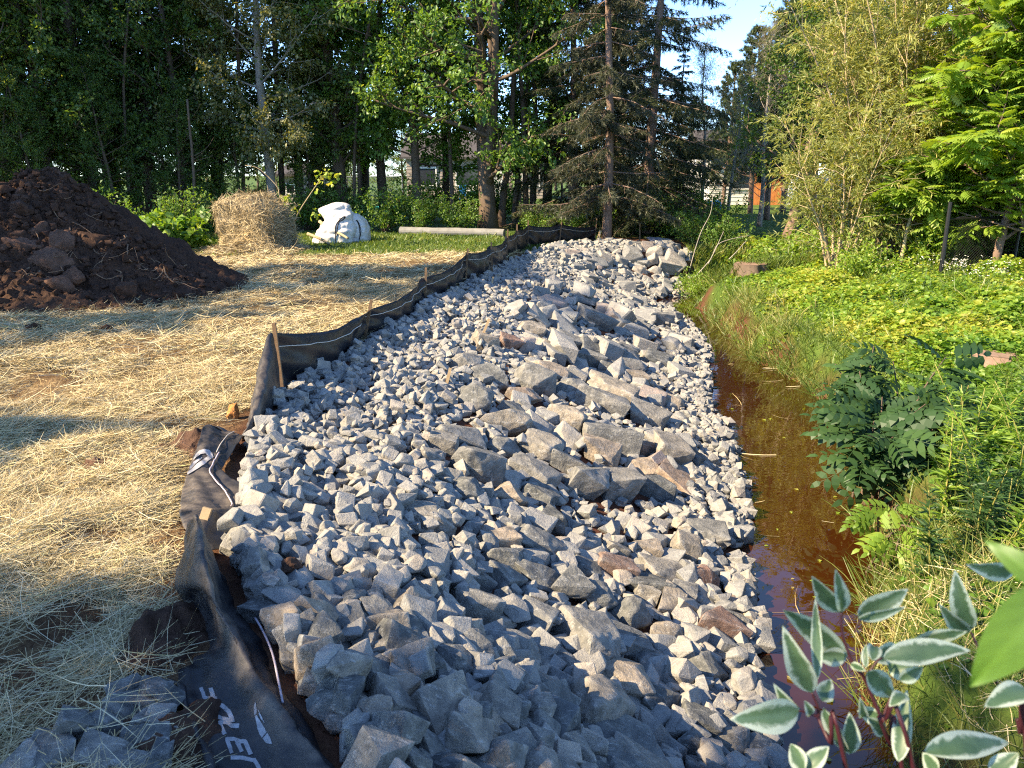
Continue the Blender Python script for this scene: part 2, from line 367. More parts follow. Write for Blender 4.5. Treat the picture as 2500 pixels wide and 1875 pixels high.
def rock_mat():
    m, t, b = mat('riprap_rock', 0.85, 0.25); o = objc(t)
    tn = attr(t).outputs['Fac']
    base = ramp(t, tn, [(0.0, (0.065, 0.070, 0.070)), (0.25, (0.12, 0.127, 0.125)), (0.5, (0.19, 0.19, 0.178)), (0.68, (0.255, 0.232, 0.192)), (0.82, (0.31, 0.25, 0.185)), (0.9, (0.23, 0.155, 0.12)), (1.0, (0.20, 0.12, 0.09))])
    n1 = noise(t, 8.0, 7, 0.7, o, 0.4); n2 = noise(t, 42.0, 5, 0.75, o); n3 = noise(t, 2.0, 3, 0.5, o)
    c = mixc(t, ramp(t, n1, [(0.38, (0, 0, 0)), (0.62, (1, 1, 1))]), mixc(t, 1.0, base, (0.55, 0.57, 0.60), 'MULTIPLY'), mixc(t, 1.0, base, (1.30, 1.27, 1.22), 'MULTIPLY'))
    pt = t.nodes.new('ShaderNodeNewGeometry').outputs['Pointiness']
    c = mixc(t, math_(t, 'MULTIPLY', ramp(t, pt, [(0.50, (0, 0, 0)), (0.57, (1, 1, 1))]), 0.4), c, (0.38, 0.38, 0.365))
    scr = t.nodes.new('ShaderNodeMapping'); scr.inputs['Scale'].default_value = (1.0, 4.5, 2.2); scr.inputs['Rotation'].default_value = (0.4, 0.7, 0.3); t.links.new(o, scr.inputs['Vector'])
    d1 = ramp(t, noise(t, 13.0, 7, 0.78, scr.outputs[0], 0.9), [(0.54, (0, 0, 0)), (0.66, (1, 1, 1))])
    c = mixc(t, math_(t, 'MULTIPLY', d1, 0.62), c, (0.44, 0.445, 0.43))
    d2 = ramp(t, n2, [(0.26, (1, 1, 1)), (0.36, (0, 0, 0))]); c = mixc(t, math_(t, 'MULTIPLY', d2, 0.35), c, (0.06, 0.06, 0.06))
    d3 = ramp(t, n3, [(0.62, (0, 0, 0)), (0.75, (1, 1, 1))]); c = mixc(t, math_(t, 'MULTIPLY', d3, 0.22), c, (0.26, 0.17, 0.12))
    t.links.new(c, b.inputs['Base Color'])
    bump(t, b, math_(t, 'ADD', n1, math_(t, 'MULTIPLY', n2, 0.7)), 0.8, 0.025)
    return m
M_rock = rock_mat()
RES = 0.025; RX0, RY0 = -3.4, 1.1
rxs = np.arange(RX0, 7.0, RES); rys = np.arange(RY0, 23.5, RES)
HX, HY = np.meshgrid(rxs, rys); HB = Z(HX, HY); HM = HB.copy()
ROCKS = []   # (pos, R, axes, tone, screen size, hand-placed note)
def hget(x, y, H=None):
    i = int(np.clip(round((x-RX0)/RES), 0, len(rxs)-1)); j = int(np.clip(round((y-RY0)/RES), 0, len(rys)-1)); return (HM if H is None else H)[j, i]
def drop(x, y, a, b, c, yaw, tone, r, lift=0.42, tilt=0.2, note=None, pct=50):
    m = max(a, b); i0 = int((x-m-RX0)/RES); i1 = int((x+m-RX0)/RES)+2; j0 = int((y-m-RY0)/RES); j1 = int((y+m-RY0)/RES)+2
    i0, j0 = max(i0, 0), max(j0, 0); i1, j1 = min(i1, len(rxs)), min(j1, len(rys))
    if i1-i0 < 2 or j1-j0 < 2: return None
    X = HX[j0:j1, i0:i1]-x; Y = HY[j0:j1, i0:i1]-y; cy, sy = math.cos(yaw), math.sin(yaw)
    q = ((X*cy+Y*sy)/a)**2+((-X*sy+Y*cy)/b)**2; mk = q < 1
    if not mk.any(): return None
    h = HM[j0:j1, i0:i1]; w = mk
    A = np.stack([X[w], Y[w], np.ones(w.sum())], 1); co = np.linalg.lstsq(A, h[w], rcond=None)[0] if w.sum() > 5 else np.array([0, 0, h[w].mean()])
    gxy = np.clip(co[:2], -0.6, 0.6)
    z0 = np.percentile(h[w], pct); zc = z0+c*lift
    top = zc+c*0.92*np.sqrt(np.clip(1-q, 0, 1))+gxy[0]*X*0.8+gxy[1]*Y*0.8
    h[w] = np.maximum(h[w], top[w])
    R = rot_align((-gxy[0], -gxy[1], 1), yaw, r.uniform(-tilt, tilt), r)
    P = np.array([x, y, zc]); px, py, dep = proj(P)
    ROCKS.append([P, R, np.array([a, b, c]), tone, FOC*2*math.sqrt(a*max(c, b*0.5))/max(dep, 0.5), note, px, py])
    return ROCKS[-1]
TONE = {'g': (0.30, 0.64), 't': (0.62, 0.82), 'd': (0.10, 0.34), 'p': (0.84, 0.98)}
# boulders read off the photograph: (centre x, centre y, width, height, tone)
def Zm(L, sx, sy): return [(sx+a/3, sy+b/3, c/3, d/3, e) for a, b, c, d, e in L]
BL = Zm([(960,800,230,180,'g'),(1260,830,240,220,'g'),(1180,925,220,110,'p'),(860,950,200,250,'g'),(800,720,220,160,'g'),(1070,1090,310,270,'t'),(1120,1030,230,150,'d'),(1290,1270,240,210,'t'),(880,1390,330,330,'g'),(670,1480,190,170,'g'),(1240,1430,330,200,'g'),(1470,1350,290,160,'g'),(1680,1300,240,190,'t'),(1450,1070,220,200,'t'),(1680,960,330,190,'g'),(1750,890,320,140,'t'),(1360,760,230,110,'t'),(1520,790,120,110,'g'),(1740,1190,430,270,'g'),(1990,1060,270,150,'g'),(1580,1500,240,260,'g'),(1800,1520,220,230,'g'),(2040,1520,270,200,'d'),(820,1560,220,200,'d'),(1100,1570,190,170,'t'),(1280,1570,200,140,'d'),(1090,590,140,130,'p'),(1200,600,110,140,'p'),(930,590,160,160,'t'),(1230,490,170,110,'t'),(1380,620,200,100,'t'),(1650,430,220,130,'g'),(1490,570,210,120,'g'),(1640,630,180,120,'d'),(1830,640,150,130,'g'),(1600,690,170,140,'g'),(1890,810,180,130,'t'),(1760,760,180,110,'g'),(1960,600,130,120,'t'),(1560,300,180,120,'g'),(1380,220,100,110,'g'),(1720,370,130,130,'p'),(2120,960,190,130,'t'),(1060,1250,260,120,'g'),(760,1200,330,150,'g'),(640,1230,200,150,'g'),(560,1340,140,210,'g'),(540,960,200,110,'g'),(2060,420,160,120,'g'),(1900,500,150,90,'g'),(1450,420,130,120,'g'),(2150,600,140,120,'g'),(1480,880,200,130,'g'),(2050,700,170,120,'d'),(2010,1280,190,120,'p'),(2100,1350,200,130,'t'),(1950,1400,200,120,'t')], 737, 553)
BL += Zm([(530,30,510,300,'g'),(1010,190,240,180,'t'),(1290,220,340,240,'g'),(1060,330,240,150,'d'),(1270,440,340,190,'d'),(830,430,380,180,'g'),(470,480,430,310,'g'),(870,640,290,310,'g'),(1070,590,160,230,'g'),(1620,570,300,280,'g'),(1250,590,120,130,'g'),(1490,570,290,110,'d'),(1880,680,230,300,'g'),(1970,550,140,190,'g'),(1770,260,170,150,'g'),(1770,400,250,200,'p'),(1580,390,170,120,'d'),(2100,440,350,170,'g'),(1390,720,180,180,'d'),(1590,790,200,240,'g'),(1110,900,410,340,'g'),(1240,740,220,270,'g'),(790,940,320,230,'g'),(1830,860,350,170,'d'),(2120,830,290,230,'t'),(1790,1090,540,350,'t'),(1440,980,270,200,'g'),(1300,1230,520,390,'g'),(1170,1300,280,260,'g'),(1830,1510,680,360,'g'),(760,1500,430,330,'g'),(380,920,310,190,'g'),(190,1160,220,210,'g'),(180,1500,340,240,'d'),(300,1260,380,160,'g'),(100,870,150,200,'g'),(600,1110,120,160,'g'),(580,1350,150,260,'g'),(860,1220,120,180,'g'),(980,1270,130,190,'g'),(1190,1460,190,210,'g'),(380,1470,210,140,'g'),(1170,1590,330,150,'g'),(690,810,180,140,'g'),(120,650,230,230,'d'),(310,640,160,150,'g'),(2080,1300,330,220,'d'),(1940,260,200,160,'t')], 737, 1106)
BL += Zm([(230,770,340,310,'p'),(150,500,210,230,'p'),(290,640,180,150,'p'),(150,1060,330,300,'g'),(410,1140,190,240,'t'),(260,1275,230,150,'p'),(90,1400,210,250,'d'),(480,1560,300,240,'g'),(300,1530,230,200,'g'),(150,170,340,190,'g'),(40,290,200,230,'t'),(330,490,120,110,'t'),(420,520,110,100,'t'),(380,960,130,160,'g'),(30,910,130,210,'g'),(200,1640,260,160,'g'),(60,1560,220,220,'d')], 1474, 1106)
FARB = [(c[0]*0.22+1062, c[1]*0.22+425, c[2]*0.22, c[3]*0.22, c[4]) for c in [(1120,640,150,140,'t'),(1230,580,95,95,'t'),(1540,520,120,125,'p'),(1720,570,110,130,'t'),(1590,640,150,140,'t'),(1730,710,210,150,'t'),(1790,800,190,120,'t'),(1300,770,120,115,'t'),(1450,750,140,115,'t'),(1370,610,160,170,'g'),(1560,720,120,90,'t'),(960,690,110,80,'t'),(960,550,110,95,'t'),(620,880,160,190,'g'),(900,1040,180,140,'g'),(480,960,160,150,'d'),(1280,850,150,85,'g'),(1380,480,150,80,'d'),(1620,520,90,100,'t'),(1850,650,80,110,'g')]]
def place_hand(L, r, tag_):
    L = sorted(L, key=lambda q: -q[2]*q[3])
    for px, py, w, h, tn in L:
        d = ray(px, py); lo, hi = None, None
        for t in np.arange(1.6, 26, 0.02):
            p = np.array([0, 0, CZ])+d*t
            w_w = w*t/FOC
            if p[2] <= float(Z(p[0], p[1]))+0.22*h*t/FOC: break
        kk = 1.2 if w < 85 else 1.06 if w < 120 else .9; a = 0.5*w*t/FOC*kk; hh = 0.5*h*t/FOC*kk
        c = min(max(hh*0.80, a*0.42), a*0.95); b = min(max(a*0.62, c*0.8), a)
        tone = r.uniform(*TONE[tn])
        drop(p[0], p[1]+b*0.15, a, b, c, r.uniform(-0.35, 0.35), tone, r, 0.64, 0.2, (tag_, tn), 45)
rr = np.random.default_rng(11)
place_hand(BL, rr, 'bank'); place_hand(FARB, rr, 'far')
def in_bank(x, y):
    f, l = fx(y), wl(y)
    mound = (y > 18.6) & (y < 21.5-0.12*(x-2)) & (x > fx(y)+0.1) & (x < 4.75)
    return ((x > f+0.04) & (x < l+0.03) & (y < 19.0)) | mound
def mids(n, rmin, rmax, r, cond, lim, y0=1.5, y1=21, tilt=0.3, jit=0.0, lift=0.5):
    k = 0
    for _ in range(n):
        y = y0+(y1-y0)*r.random()**1.25; f = float(fx(y)); l = float(wl(y)); x = r.uniform(f, max(l, 4.8 if y > 18.9 else l)+0.05)
        if not in_bank(x, y): continue
        u = cond(x, y, x-f, l-x)
        if r.random() > u: continue
        a = rmin*(rmax/rmin)**r.random(); 
        if hget(x, y)-hget(x, y, HB) > lim*a: continue
        b = a*r.uniform(0.6, 0.95); c = a*r.uniform(0.36, 0.66)
        tn = r.choice(['g', 'g', 'g', 'd', 't', 'p'], p=[.28, .20, .14, .12, .20, .06])
        drop(x, y, a, b, c, r.uniform(0, 6.28), r.uniform(*TONE[tn]), r, lift, tilt); k += 1
    return k
bandw = lambda y: 1.25+0.35*math.sin(y*0.9+1)
# boulders between the hand-placed ones, and up the far bank
mids(520, 0.11, 0.25, rr, lambda x, y, a, b: (a > bandw(y)*1.15 and (b > 0.35 or y > 18.5)) and (0.7 if y > 7 else 0.35 if y > 4 else .12), 0.6)
mids(1500, 0.07, 0.13, rr, lambda x, y, a, b: (a > bandw(y)*1.1) and (0.6 if y > 4 else .3), 0.4)
mids(420, 0.09, 0.20, rr, lambda x, y, a, b: y > 18.6, 0.6, 18.6, 21.5)
mids(700, 0.05, 0.10, rr, lambda x, y, a, b: y > 18.6, 1.6, 18.6, 21.5)
nb = len(ROCKS)
# fist-sized crushed stone: the strip along the fabric, the gaps, the water's edge
sz = lambda y: 1.28 if y < 2.9 else 1.12 if y < 3.8 else 1.0
def smalls(n, rmin, rmax, r, lim, y0, y1, wcond):
    k = 0
    for _ in range(n):
        y = r.uniform(y0, y1); f = float(fx(y)); l = float(wl(y)); x = r.uniform(f, max(l, 4.8 if y > 18.9 else l)+0.06)
        if not in_bank(x, y) or r.random() > wcond(x, y, x-f, l-x): continue
        a = rmin*(rmax/rmin)**r.random()*sz(y); d0 = hget(x, y)-hget(x, y, HB)
        if d0 > lim(x-f, l-x): continue
        tn = r.choice(['g', 'd', 't'], p=[.62, .16, .22])
        drop(x, y, a, a*r.uniform(0.6, 0.9), a*r.uniform(0.4, 0.75), r.uniform(0, 6.28), r.uniform(*TONE[tn]), r, 0.6, 0.6); k += 1
    return k
strip = lambda x, y, a, b: 1.0 if (a < bandw(y) or b < 0.5) else 0.5
L1 = lambda a, b: 0.13 if a < 1.3 else (0.09 if b < .5 else 0.045)
smalls(4600, 0.036, 0.08, rr, L1, 1.4, 5.0, strip)
smalls(7000, 0.03, 0.07, rr, L1, 4.5, 11, strip)
smalls(6500, 0.035, 0.07, rr, L1, 10, 20.8, strip)
smalls(3600, 0.025, 0.05, rr, lambda a, b: 0.15 if a < 1.3 else .05, 1.4, 16, lambda x, y, a, b: 1.0 if (b < 0.35 or a < 1.2) else 0.3)
# loose stones on the straw side, near the camera
LS = [(300,1520,110,70),(350,1512,90,50),(255,1555,60,70),(220,1590,110,90),(330,1575,90,75),(318,1618,100,65),(170,1600,60,80),(120,1635,120,80),(230,1645,100,70),(55,1652,110,70),(352,1566,50,36),(270,1508,60,40),(300,1660,90,50),(345,1645,50,45),(180,1560,50,40)]
r2 = np.random.default_rng(5); n_left0 = len(ROCKS)
for px, py, w, h in LS:
    p = at_z(px, py, 0.04); dd = proj(p)[2]; a = 0.5*w*dd/FOC*1.15; c = max(0.5*h*dd/FOC, a*0.5)
    drop(p[0], p[1], a, max(a*0.7, c*0.8), c, r2.uniform(-0.5, 0.5), r2.uniform(0.2, 0.55), r2, 0.5, 0.25, ('left', 'g'))
# the stones that show largest become objects, the rest one mass
vis = []
for i, R in enumerate(ROCKS):
    if -120 < R[6] < 2330 and -50 < R[7] < 1760: vis.append((R[4]*(1.3 if R[5] else 1.0), i))
vis.sort(reverse=True)
keep = set(i for _, i in vis[:292])
TN = {'g': 'blue-grey', 't': 'tan-grey', 'd': 'dark grey', 'p': 'pinkish brown'}
def where(px, py):
    return None
r3 = np.random.default_rng(23)
SPECIAL = {}
def spec(px, py, txt): SPECIAL[(px, py)] = txt
spec(1094, 916, 'broad pale tan slab with a flat sunlit face, in the middle of the stone bank')
spec(1057, 820, 'grey block with a dark front face, beside the thin wooden grade stake')
spec(1347, 1609, 'large pale blue-grey boulder cut by the bottom of the photo')
spec(1334, 1469, 'large brown-stained boulder with one sunlit peak, near the shaded foot of the bank')
spec(1107, 1406, 'rounded pale grey boulder with a bluish top, in the shaded foreground')
spec(1170, 1516, 'large blue-grey boulder with a sharp ridge, in the shaded foreground')
spec(990, 1606, 'flat-faced triangular blue-grey stone near the bottom of the bank')
spec(1027, 1319, 'squarish upright grey block in the shaded foreground')
spec(894, 1266, 'wedge-shaped grey boulder with a small sunlit tip')
spec(1160, 1252, 'dark grey boulder with a flat top and black undercut')
spec(1317, 949, 'long grey boulder with a pointed peak on its back')
spec(1551, 1363, 'large pinkish boulder at the water edge')
spec(914, 1116, 'very large flat-topped grey boulder at the upper edge of the shade')
spec(1030, 1016, 'rounded grey boulder with a sunlit upper face')
spec(1320, 850, 'long pale tan slab lying level in the middle of the bank')
spec(1167, 1179, 'smooth grey boulder beside a reddish one at the shade edge')
spec(1611, 1486, 'narrow pointed stone standing alone by the muddy water edge')
spec(1309, 566, 'pale triangular boulder facing the camera on the far stone bank')
taken = {}
for _, i in vis:
    if i not in keep: continue
    R = ROCKS[i]
    for k, txt in SPECIAL.items():
        dd = math.hypot(R[6]-k[0], R[7]-k[1])
        if R[5] and (k not in taken or dd < taken[k][0]) and dd < 60: taken[k] = (dd, i)
lab = {}
for k, (dd, i) in taken.items(): lab.setdefault(i, SPECIAL[k])
gm = G(); nstuff = 0; LIB = [[broken_rock(r3, s_) for _ in range(44)] for s_ in (0, 1)]
for i, R in enumerate(ROCKS):
    P, Rm, ax, tone, size, note, px, py = R
    big = i in keep
    if big:
        V, F = broken_rock(r3, 3 if size > 34 else 2)
        g = G(); V = (V*ax*1.04) @ Rm.T; g.add(V, F, tone)
        left = note and note[0] == 'left'; far = P[1] > 18.6
        boul = size > 62 or (note and not left)
        o = g.obj('boulder' if boul else 'riprap_stone', M_rock, smooth=True); o.location = Vector(P); o.data.set_sharp_from_angle(angle=math.radians(28))
        tn = 'dark grey' if tone < 0.27 else 'blue-grey' if tone < 0.6 else 'tan-grey' if tone < 0.83 else 'pinkish brown'
        if i in lab: tag(o, lab[i], 'boulder', 'boulders of the stone bank')
        elif left: tag(o, 'soil-smeared blue-grey stone in the heap on the straw side of the fabric', 'stone', 'stones heaped on the straw side')
        elif far: tag(o, f'{tn} angular stone on the far end of the stone bank facing the camera', 'boulder' if boul else 'stone', 'stones of the far bank end')
        else:
            f, l = float(fx(P[1])), float(wl(P[1]))
            place = 'beside the black fabric' if P[0]-f < 0.9 else 'at the stream edge' if l-P[0] < 0.6 else 'in the middle of the stone bank'
            dist = 'near the camera' if P[1] < 4.4 else 'half way along' if P[1] < 9 else 'further along'
            tag(o, f'{tn} angular {"boulder" if boul else "broken stone"} {place}, {dist}', 'boulder' if boul else 'stone', 'boulders of the stone bank' if boul else 'broken stones of the stone bank')
    else:
        V, F = LIB[0 if size < 16 else 1][int(r3.integers(44))]
        gm.add((V*ax*1.05) @ Rm.T+P, F, tone); nstuff += 1
tag(gm.obj('riprap_gravel', M_rock), 'mass of small crushed grey stones filling the bank between the larger ones', 'crushed stone', kind='stuff')
print('rocks', len(ROCKS), 'objects', len(keep), 'stuff', nstuff)
# ------------------------------------------------------------------ silt fence
def cr(P, n):
    """Catmull-Rom through P (m,...,3) -> n samples along axis 0"""
    P = np.asarray(P, float); m = len(P); t = np.linspace(0, m-1, n); i = np.clip(t.astype(int), 0, m-2); u = (t-i).reshape((-1,)+(1,)*(P.ndim-1))
    p0 = P[np.clip(i-1, 0, m-1)]; p1 = P[i]; p2 = P[i+1]; p3 = P[np.clip(i+2, 0, m-1)]
    return 0.5*((2*p1)+(-p0+p2)*u+(2*p0-5*p1+4*p2-p3)*u**2+(-p0+3*p1-3*p2+p3)*u**3)
def fabric_mat():
    m, t, b = mat('black_woven_fabric', 0.45, 0.4); o = objc(t)
    n1 = noise(t, 3.0, 5, 0.6, o, 0.8); n2 = noise(t, 14.0, 5, 0.7, o)
    tn = attr(t).outputs['Fac']
    dust_sun = math_(t, 'MULTIPLY', ramp(t, math_(t, 'ADD', math_(t, 'MULTIPLY', n1, 0.6), math_(t, 'MULTIPLY', n2, 0.4)), [(0.42, (0, 0, 0)), (0.70, (1, 1, 1))]), tn)  # dusty areas, and on the flap tip also painted sunlight
    c = mixc(t, dust_sun, (0.007, 0.009, 0.014), (0.19, 0.158, 0.125))
    t.links.new(c, b.inputs['Base Color'])
    t.links.new(math_(t, 'ADD', 0.42, math_(t, 'MULTIPLY', dust_sun, 0.45)), b.inputs['Roughness'])
    w = t.nodes.new('ShaderNodeTexWave'); w.inputs['Scale'].default_value = 160; t.links.new(o, w.inputs['Vector'])
    bump(t, b, math_(t, 'ADD', n2, math_(t, 'MULTIPLY', w.outputs['Fac'], 0.08)), 0.35, 0.008); return m
M_fab = fabric_mat()
M_stake = flat('weathered_stake_wood', (0.18, 0.115, 0.065), 0.85, 0.2, 0.35, 9, 0.3)
M_cord = flat('pale_cord', (0.50, 0.46, 0.40), 0.8, 0.2, 0.1)
M_redcord = flat('red_white_cord', (0.46, 0.40, 0.44), 0.7, 0.2, 0.3, 220)
M_print = flat('white_print', (0.30, 0.30, 0.31), 0.6, 0.3, 0.5, 22)
fr = np.random.default_rng(3)
# post stations: x, y from the ground point in the photo, top of stake, top of fabric
ST = [(605, 850, 585, 697, 719), (782, 737, 797, 648, 668), (914, 660, 916, 578, 600), (1003, 610, 1007, 537, 546), (1060, 590, 1058, 523, 532), (1092, 560, 1094, 496, 510), (1115, 548, 1117, 484, 496), (1140, 537, 1141, 476, 486), (1208, 528, 1213, 479, 484), (1284, 522, 1289, 471, 489)]
base = [at_z(a, b, -0.02) for a, b, *_ in ST]
top = [at_y(c, d, p[1]) for (a, b, c, d, e), p in zip(ST, base)]
ftop = [at_y((a+c)/2*0.3+c*0.7, e, p[1]) for (a, b, c, d, e), p in zip(ST, base)]
fence = thing('silt_fence', 'long black silt fence fabric on wooden stakes between straw and stones', 'silt fence', base[0])
fence_B, fence_T = np.array(base), np.array(ftop)
# plan line with slack between the posts
pts_b, pts_t, frac = [], [], []
for i in range(len(base)-1):
    B0, B1, T0, T1 = fence_B[i], fence_B[i+1], fence_T[i], fence_T[i+1]; L = np.linalg.norm(B1-B0); n = max(10, int(L/0.06))
    for k in range(n):
        u = k/n; sag = math.sin(math.pi*u); B = B0*(1-u)+B1*u; T = T0*(1-u)+T1*u
        side = np.array([1, -0.15, 0]) if B[1] < 17 else np.array([0.2, -1, 0])
        B = B-side*0.0+side*0.02*sag; B[2] = float(Z(B[0], B[1]))-0.06; T = T+side*0.05*sag; T[2] -= (0.085 if i == 0 else 0.055)*sag*min(L, 1.6)/1.4
        pts_b.append(B); pts_t.append(T); frac.append((i, u, side))
pts_b.append(fence_B[-1]); pts_t.append(fence_T[-1]); frac.append((8, 1.0, np.array([0.2, -1, 0])))
pts_b, pts_t = np.array(pts_b), np.array(pts_t); NV = 15; S = []
for j in range(NV):
    v = j/(NV-1); row = pts_b*(1-v)+pts_t*v
    for q in range(len(row)):
        i, u, side = frac[q]; sag = math.sin(math.pi*u)
        w = 0.07*sag*math.sin(math.pi*v)+0.035*math.sin(9*u*3.1+i*2+3*v)*sag*(1-v)
        # tension folds fanning out of each stake top
        w += 0.045*math.sin(26*(u*0.6+0.5*v)+i)*math.exp(-u*5)*(1-0.3*v)+0.045*math.sin(26*((1-u)*0.6+0.5*v)+i*3)*math.exp(-(1-u)*5)
        row[q] = row[q]+side*w
    S.append(row)
S = np.array(S).transpose(1, 0, 2)
S = S+0.013*fbm(S*4.5, 3, 4)[..., None]*np.array([1, -0.5, 0])
tint = np.repeat(np.clip(np.linspace(0.03, 0.0, NV), 0, 1)[None], len(S), 0)
g = G(); g.grid(S, tint); fab = g.obj('fabric', M_fab, fence, True)
sm = fab.modifiers.new('thickness', 'SOLIDIFY'); sm.thickness = 0.002; sm.offset = 0
for zz in (0.80,):
    q = int(round(zz*(NV-1))); line = S[:, q]+np.array([0.006, -0.006, 0.0]); g = G(); g.tube(line, 0.0045, 5); g.obj('cord', M_cord, fence, True)
for i, (B, T) in enumerate(zip(fence_B, top)):
    g = G(); d = unit(np.array(T)-B); off = np.array([0.028, -0.012, 0]) if B[1] < 17 else np.array([0.0, -0.03, 0])
    c0, c1 = B-d*0.25+off, np.array(T)+off; L = np.linalg.norm(c1-c0)
    x = unit(np.cross(d, [0, 1, 0.01])); y = np.cross(d, x); g.box((c0+c1)/2, (0.030, 0.024, L), R=np.stack([x, y, d], 1)); o = g.obj('stake', M_stake, fence)
# free-standing stakes at the far corner and thin grade stakes among the stones
def stake(name, pb, pt, y, w, label, m=M_stake, group=None, zb=None):
    B = at_y(*pb, y); T = at_y(*pt, y); d = unit(T-B); x = unit(np.cross(d, [0, 1, 0.01])); yy = np.cross(d, x); B = B-d*0.2
    g = G(); L = np.linalg.norm(T-B); g.box((B+T)/2, (w, w*0.7, L), R=np.stack([x, yy, d], 1)); tip = T+d*0.0; g.box(T-d*0.012, (w*1.02, w*0.72, 0.024), R=np.stack([x, yy, d], 1))
    return tag(g.obj(name, m), label, 'stake', group)
M_newwood = flat('fresh_lath_wood', (0.46, 0.33, 0.18), 0.8, 0.2, 0.2, 20)
stake('wooden_stake', (1289, 526), (1297, 498), 20.9, 0.06, 'short pale stake leaning beside the spruce trunk at the fence end', M_newwood)
stake('wooden_stake', (1382, 520), (1382, 481), 21.6, 0.035, 'thin upright stake behind the far stone mound')
def ground_hit(px, py, H=True):
    d = ray(px, py)
    for t in np.arange(1.4, 40, 0.02):
        p = np.array([0, 0, CZ])+d*t
        zz = hget(p[0], p[1]) if (H and RX0 < p[0] < 6.9 and RY0 < p[1] < 23.4) else float(Z(p[0], p[1]))
        if p[2] <= zz: return p
    return p
for (b_, t_, l_) in (((964, 832), (973, 795), 'thin wooden grade stake standing in the stones beside the dark-faced block'), ((1043, 722), (1057, 689), 'thin wooden grade stake leaning right, standing in the fine stones above the boulders'), ((1063, 612), (1065, 598), 'small white-topped grade stake in the fine stones near the far bend')):
    p = ground_hit(b_[0], b_[1]); stake('grade_stake', b_, t_, p[1], 0.028, l_, M_newwood)

# ---- collapsed near length of the fabric: ribs of (px, py, z)
def rib(*q): return [at_z(*p) for p in q]
def rib_y(*q): return [at_y(*p) for p in q]
fold = cr([rib_y((606, 852, 6.12), (598, 780, 6.1), (589, 724, 6.08), (582, 722, 6.06), (578, 735, 6.05)),
           rib_y((600, 872, 5.9), (594, 815, 5.9), (588, 770, 5.88), (572, 760, 5.86), (560, 790, 5.84)),
           rib_y((580, 900, 5.6), (581, 860, 5.6), (580, 812, 5.6), (560, 812, 5.57), (546, 852, 5.55)),
           rib_y((560, 920, 5.35), (567, 895, 5.35), (568, 862, 5.35), (550, 862, 5.32), (537, 900, 5.28)),
           rib_y((540, 938, 5.12), (549, 930, 5.1), (553, 920, 5.1), (541, 912, 5.05), (531, 925, 5.0)),
           rib_y((520, 955, 4.98), (528, 950, 4.95), (530, 944, 4.93), (518, 940, 4.9), (508, 945, 4.88)),
           rib_y((528, 940, 4.85), (515, 940, 4.88), (500, 935, 4.88), (470, 925, 4.85), (447, 916, 4.82)),
           rib_y((515, 955, 4.62), (497, 962, 4.62), (475, 955, 4.62), (450, 950, 4.58), (430, 955, 4.55)),
           rib_y((482, 1008, 4.3), (468, 1002, 4.28), (455, 1000, 4.28), (430, 1000, 4.24), (411, 1004, 4.2)),
           rib_y((484, 1020, 4.12), (462, 1026, 4.1), (444, 1026, 4.08), (420, 1032, 4.02), (400, 1040, 4.0)),
           rib_y((525, 1046, 4.0), (498, 1062, 3.9), (462, 1060, 3.85), (425, 1062, 3.8), (393, 1078, 3.78)),
           rib_y((561, 1066, 3.95), (520, 1086, 3.78), (478, 1098, 3.7), (436, 1094, 3.62), (388, 1108, 3.55)),
           rib_y((555, 1074, 3.9), (515, 1094, 3.72), (478, 1104, 3.64), (440, 1104, 3.55), (392, 1125, 3.46)),
           rib_y((520, 1100, 3.72), (498, 1118, 3.62), (470, 1130, 3.55), (445, 1128, 3.45), (400, 1145, 3.38)),
           rib_y((512, 1140, 3.52), (494, 1150, 3.48), (470, 1155, 3.44), (450, 1160, 3.38), (425, 1165, 3.32)),
           rib_y((488, 1180, 3.38), (480, 1185, 3.36), (470, 1188, 3.34), (458, 1190, 3.31), (440, 1190, 3.28))], 190)
fold = cr(fold.transpose(1, 0, 2), 26).transpose(1, 0, 2)
def wrinkle(S, amp, seed, sc=6):
    n = unit(np.cross(np.gradient(S, axis=0), np.gradient(S, axis=1))); return S+n*(amp*fbm(S*sc, 4, seed)-amp*1.2*np.abs(fbm(S*sc*np.array([1.5, .7, 1]), 3, seed+20))+amp*0.6*np.sin(60*S[..., 0]+40*S[..., 1]+6*fbm(S*3, 2, seed+5)))[..., None]
cf = thing('collapsed_fabric', 'collapsed dusty near end of the black fabric lying twisted between straw and stones', 'silt fence', at_z(450, 1300, 0))
g = G(); fold = wrinkle(fold, 0.007, 41); vv = np.linspace(0, 1, 26)[None]; uu = np.linspace(0, 1, 190)[:, None]
g.grid(fold, np.clip(0.25+0.6*ss(0.15, 0.55, vv)*ss(0.0, 0.2, uu)+0.3*ss(0.6, 0.7, uu), 0, 0.95)*np.ones((190, 26)))
o = g.obj('twisted_fold', M_fab, cf, True); o.modifiers.new('thickness', 'SOLIDIFY').thickness = 0.004
